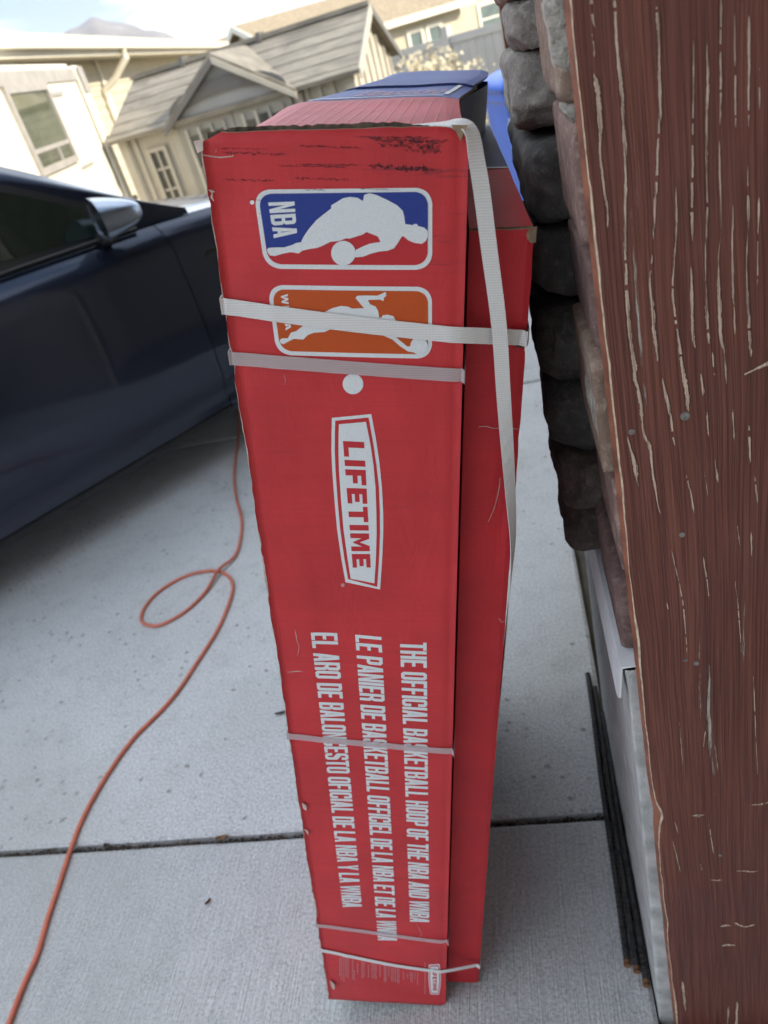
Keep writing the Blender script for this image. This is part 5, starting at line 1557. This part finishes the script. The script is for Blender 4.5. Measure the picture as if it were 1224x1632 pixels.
window_part(shed, -1.11, -.86, .72, 1.82, -1.0, -1, M['shed'], M['pane'], .04, (-.985,), (.94, 1.16, 1.38, 1.60), .05)
# dormer
DX0, DX1, DXC, DY = -.70, .76, .03, -1.10
mb = MB(); mb.add([(DX0 + .05, DY, 1.96), (DX1 - .05, DY, 1.96), (DXC, DY, 2.44), (DX0 + .05, -.1, 1.96), (DX1 - .05, -.1, 1.96), (DXC, -.1, 2.44)], [(0,1,2),(5,4,3),(0,2,5,3),(2,1,4,5),(1,0,3,4)])
dg = mb.build('dormer', M['shedgrey'], shed)
for s_, xe in ((-1, DX0 - .04), (1, DX1 + .04)):
    mb = MB(); mb.add([(xe, DY - .07, 1.99), (DXC, DY - .07, 2.50), (DXC, .0, 2.50), (xe, .0, 1.99), (xe, DY - .07, 1.94), (DXC, DY - .07, 2.45), (DXC, .0, 2.45), (xe, .0, 1.94)],
           [(0,1,2,3),(7,6,5,4),(0,4,5,1),(1,5,6,2),(2,6,7,3),(3,7,4,0)]); mb.build('dormer_roof', M['shedroof'], shed)
    mb = MB(); mb.add([(xe, DY - .09, 1.955), (DXC, DY - .09, 2.465), (DXC, DY - .072, 2.465), (xe, DY - .072, 1.955), (xe, DY - .09, 1.90), (DXC, DY - .09, 2.40), (DXC, DY - .072, 2.40), (xe, DY - .072, 1.90)],
           [(0,1,2,3),(7,6,5,4),(0,4,5,1),(1,5,6,2),(2,6,7,3),(3,7,4,0)]); mb.build('dormer_trim', M['sheddark'] if s_ < 0 else M['shed'], shed)
# arch band and doors
arc = [(DXC + (DX1 - DX0) / 2 * .93 * math.cos(PI - PI * k / 16), 1.93 + .22 * math.sin(PI * k / 16)) for k in range(17)]
mb = MB(); n = len(arc)
mb.add([(x, DY - .03, z) for x, z in arc] + [(DXC + (x - DXC) * 1.0, DY - .03, z + .13) for x, z in arc] + [(x, DY, z) for x, z in arc] + [(x, DY, z + .13) for x, z in arc],
       [(k, k+1, n+k+1, n+k) for k in range(n-1)] + [(2*n+k+1, 2*n+k, 3*n+k, 3*n+k+1) for k in range(n-1)] + [(k+1, k, 2*n+k, 2*n+k+1) for k in range(n-1)] + [(n+k, n+k+1, 3*n+k+1, 3*n+k) for k in range(n-1)])
mb.build('door_arch', M['sheddark'], shed)
for s_ in (-1, 1):
    dr = empty('door', None, shed)
    x0_, x1_ = (DX0 + .06, DXC - .006) if s_ < 0 else (DXC + .006, DX1 - .06)
    pts = [(x0_, .06), (x1_, .06)] + [(x, z - .005) for x, z in arc[::-1] if x0_ <= x <= x1_]
    if s_ < 0: pts = [(x0_, .06), (x1_, .06), (x1_, 2.14)] + [(x, z - .005) for x, z in arc[::-1] if x0_ < x < x1_] + [(x0_, 1.98)]
    else: pts = [(x0_, .06), (x1_, .06), (x1_, 1.98)] + [(x, z - .005) for x, z in arc[::-1] if x0_ < x < x1_] + [(x0_, 2.14)]
    mb = MB(); mb.prism(pts, 'y', DY + .012, DY + .05); mb.build('door_leaf', M['sheddoor'], dr)
    xm = (x0_ + x1_) / 2; w3 = .15
    for k in (-1, 0, 1):
        xa = xm + k * w3
        mb = MB(); mb.box(xa - .055, xa + .055, DY - .004, DY + .0115, 1.52, 1.86 - .03 * abs(k)); mb.build('pane', M['pane'], dr)
    for k in (-1.5, -.5, .5, 1.5):
        xa = xm + k * w3
        mb = MB(); mb.box(xa - .016, xa + .016, DY - .016, DY + .011, .14, 1.90); mb.build('rib', M['shed'] if k < 0 else M['sheddoor'], dr)
MB().box(-HS + .02, HS - .02, -1.06, 1.03, -.06, -.001).build('base', M['sheddark'], shed)

# ---- fence
fA, fB = cw(2.15, 15.6, -.8), cw(4.6, 12.4, -.8)
fx = (fB - fA).normalized(); fy = Vector((-fx.y, fx.x, 0)); FL = (fB - fA).length
fence = setp(empty('vinyl_fence', basis(fA, fx, fy, ZV)), 'grey vinyl panel fence beyond the storage shed', 'fence')
k = 0; x = 0
while x < FL:
    MB().box(x - .06, x + .06, -.06, .06, -.1, 2.08).build('post', M['vinyl'], fence)
    if x + 1.8 < FL + .5:
        MB().box(x + .062, x + 1.738, -.03, .03, 1.82, 1.93).build('rail', M['vinyl'], fence)
        MB().box(x + .062, x + 1.738, -.03, .03, .12, .26).build('rail', M['vinyl'], fence)
        for j in range(10):
            MB().box(x + .065 + j * .167, x + .065 + j * .167 + .160, -.012, .012, .262, 1.818).build('plank', M['vinyl'], fence)
    x += 1.8

# ---- dry bushes in front of the fence: arching grass blades and seed heads
def grass_tuft(px_, d_, label, r_=.55, h_=1.3, n=420):
    c = cw(px_, d_, -.8); rg = random.Random(int(px_ * 100)); mb = MB()
    for i in range(n):
        a = rg.uniform(0, 2 * PI); lean = rg.uniform(.05, .75); hh = h_ * rg.uniform(.6, 1.05); w_ = rg.uniform(.01, .022)
        b0 = Vector((c.x + math.cos(a) * rg.uniform(0, .25), c.y + math.sin(a) * rg.uniform(0, .25), c.z))
        tip = b0 + Vector((math.cos(a) * r_ * lean, math.sin(a) * r_ * lean, hh * (1 - lean * .3)))
        mid = b0.lerp(tip, .55) + Vector((0, 0, .12 * hh))
        sd = Vector((-math.sin(a), math.cos(a), 0)) * w_
        mb.add([b0 - sd, b0 + sd, mid + sd * .8, mid - sd * .8, tip], [(0, 1, 2, 3), (3, 2, 4)])
        for q in range(3):
            hc = mid.lerp(tip, rg.uniform(.5, 1.1)) + Vector((rg.uniform(-.05, .05), rg.uniform(-.05, .05), rg.uniform(-.05, .05))); s_ = rg.uniform(.02, .05)
            d1 = Vector((rg.uniform(-1, 1), rg.uniform(-1, 1), rg.uniform(-1, 1))).normalized() * s_; d2_ = d1.orthogonal().normalized() * s_
            mb.add([hc - d1, hc - d2_, hc + d1, hc + d2_], [(0, 1, 2, 3)])
    root = setp(empty('dry_bush', Matrix.Translation(c)), label, 'bush', 'dry bushes by the fence')
    o = mb.build('foliage', M['drygrass'], None); o.parent = root; o.matrix_parent_inverse = Matrix.Translation(-c)
grass_tuft(2.02, 11.6, 'straw-coloured dry bush right against the shed gable', .8, 1.8, 900)
grass_tuft(2.45, 12.2, 'straw-coloured dry bush farther from the shed, in front of the fence', .9, 1.85, 1000)
grass_tuft(-1.98, 10.3, 'thin dry bush between camper and shed', .3, 1.3, 160)

# ---- houses farther off
def far_house(x, d, rz, w, dp, eave, ridge, label, wall_m, roof_m, wins, gable=True, z0=-.9):
    c = cw(x, d, z0); X = (RT * math.cos(rz) + F_ * math.sin(rz)).normalized(); Y = Vector((-X.y, X.x, 0))
    r = setp(empty('far_house', basis(c, X, Y, ZV)), label, 'house', 'houses beyond the fence')
    MB().box(-w/2, w/2, 0, dp, -.5, eave).build('wall', wall_m, r)
    mb = MB()
    if gable: mb.prism([(-.4, eave - .02), (dp/2, ridge), (dp + .4, eave - .02), (dp + .4, eave + .12), (dp/2, ridge + .16), (-.4, eave + .12)], 'x', -w/2 - .3, w/2 + .3)
    else:
        mb.prism([(-w/2 - .4, eave - .02), (0, ridge), (w/2 + .4, eave - .02), (w/2 + .4, eave + .12), (0, ridge + .16), (-w/2 - .4, eave + .12)], 'y', -.35, dp + .3)
        g_ = MB(); g_.prism([(-w/2, eave), (w/2, eave), (0, ridge - .03)], 'y', .001, .2); g_.build('gable', wall_m, r)
    mb.build('roof', roof_m, r)
    if gable:
        MB().box(-w/2 - .32, w/2 + .32, -.46, -.402, eave - .06, eave + .14).build('fascia', M['fascia'], r)
        for s_ in (-1, 1):
            mb = MB(); mb.prism([(-.42, eave - .03), (dp/2, ridge - .03), (dp + .42, eave - .03), (dp + .42, eave + .14), (dp/2, ridge + .18), (-.42, eave + .14)], 'x', *sorted((s_ * (w/2 + .302), s_ * (w/2 + .36)))); mb.build('rake_board', M['fascia'], r)
            mb = MB(); mb.prism([(0, eave), (dp, eave), (dp/2, ridge - .02)], 'x', *sorted((s_ * (w/2 - .1), s_ * (w/2 - .002)))); mb.build('gable', wall_m, r)
    else:
        for s_ in (-1, 1):
            mb = MB(); mb.add([(s_ * (w/2 + .42), -.40, eave - .05), (0, -.40, ridge - .03), (0, -.352, ridge - .03), (s_ * (w/2 + .42), -.352, eave - .05), (s_ * (w/2 + .42), -.40, eave + .13), (0, -.40, ridge + .17), (0, -.352, ridge + .17), (s_ * (w/2 + .42), -.352, eave + .13)],
                [(0,1,2,3),(7,6,5,4),(0,4,5,1),(1,5,6,2),(2,6,7,3),(3,7,4,0)]); mb.build('rake_board', M['fascia'], r)
    for (x0_, x1_, za, zb3) in wins:
        window_part(r, x0_, x1_, za, zb3, 0, -1, M['fascia'], M['houseglass'], .12, (), ((za + zb3) / 2,), .06)
    return r
far_house(4.4, 29, .30, 6.4, 8, 2.5, 3.75, 'cream house with tan roof and paired white windows right of the shed', M['housewall'], M['roof_tan'], [(1.0, 1.66, 1.15, 2.25), (1.74, 2.40, 1.15, 2.25), (-2.3, -1.6, 1.0, 2.1)])
far_house(10.7, 37, .30, 5.0, 7, 3.4, 5.2, 'pale cream house nearest the stone wall with one window', M['housewall'], M['roof_tan'], [(-.9, .4, 1.2, 2.4)], False)
far_house(-1.4, 31, -.3, 3.8, 6, 2.4, 3.6, 'distant tan-roofed house with white rake above the shed ridge', M['housewall'], M['roof_tan'], [(-1, .2, 1, 2.2)])

# ---- mountain
sil = [(-700, 330), (-200, 190), (60, 84), (90, 62), (110, 50), (135, 37), (150, 28), (160, 30), (185, 36), (215, 40), (232, 48), (262, 50), (280, 60), (310, 72), (420, 78), (800, -20), (1500, -260)]
MX, MZ = [], []
for px_, py_ in sil:
    q = ray(px_, py_); dd = q.dot(F_); MX.append(q.dot(RT) / dd * 3000); MZ.append(max(60, q.z / dd * 3000 + 12))
def mtn(a, b):
    x = -2600 + 5200 * a; d = 3000 + 2600 * b; k = d / 3000
    ridge = float(np.interp(x, MX, MZ))
    ridge += noise.fractal(Vector((x * .012, 2, 1)), 1.0, 2.0, 5) * 5
    prof = math.exp(-((b - .3) / .22) ** 2)
    p = cw(x * k, d); rough_ = noise.fractal(Vector((x * .01, d * .01, 3)), .9, 2.0, 6) * 22 * prof * (1 - prof * .7)
    return (p.x, p.y, -12 + (ridge * k + rough_) * prof)
mb = MB(); mb.grid(mtn, 420, 40); setp(mb.build('mountain', M['rock'], smooth=True), kind='structure')

# ---- the air itself
hz_m = bpy.data.materials.new('thin_haze'); hz_m.use_nodes = True
hn = hz_m.node_tree.nodes; hn.remove(hn['Principled BSDF'])
pv_ = hn.new('ShaderNodeVolumePrincipled')
pv_.inputs['Color'].default_value = (.86, .91, 1.0, 1)
pv_.inputs['Density'].default_value = 1.1e-4
hz_m.node_tree.links.new(pv_.outputs[0], hn['Material Output'].inputs['Volume'])
setp(MB().box(-7000, 7000, -4500, 7000, -16, 480).build('haze', hz_m), kind='stuff')
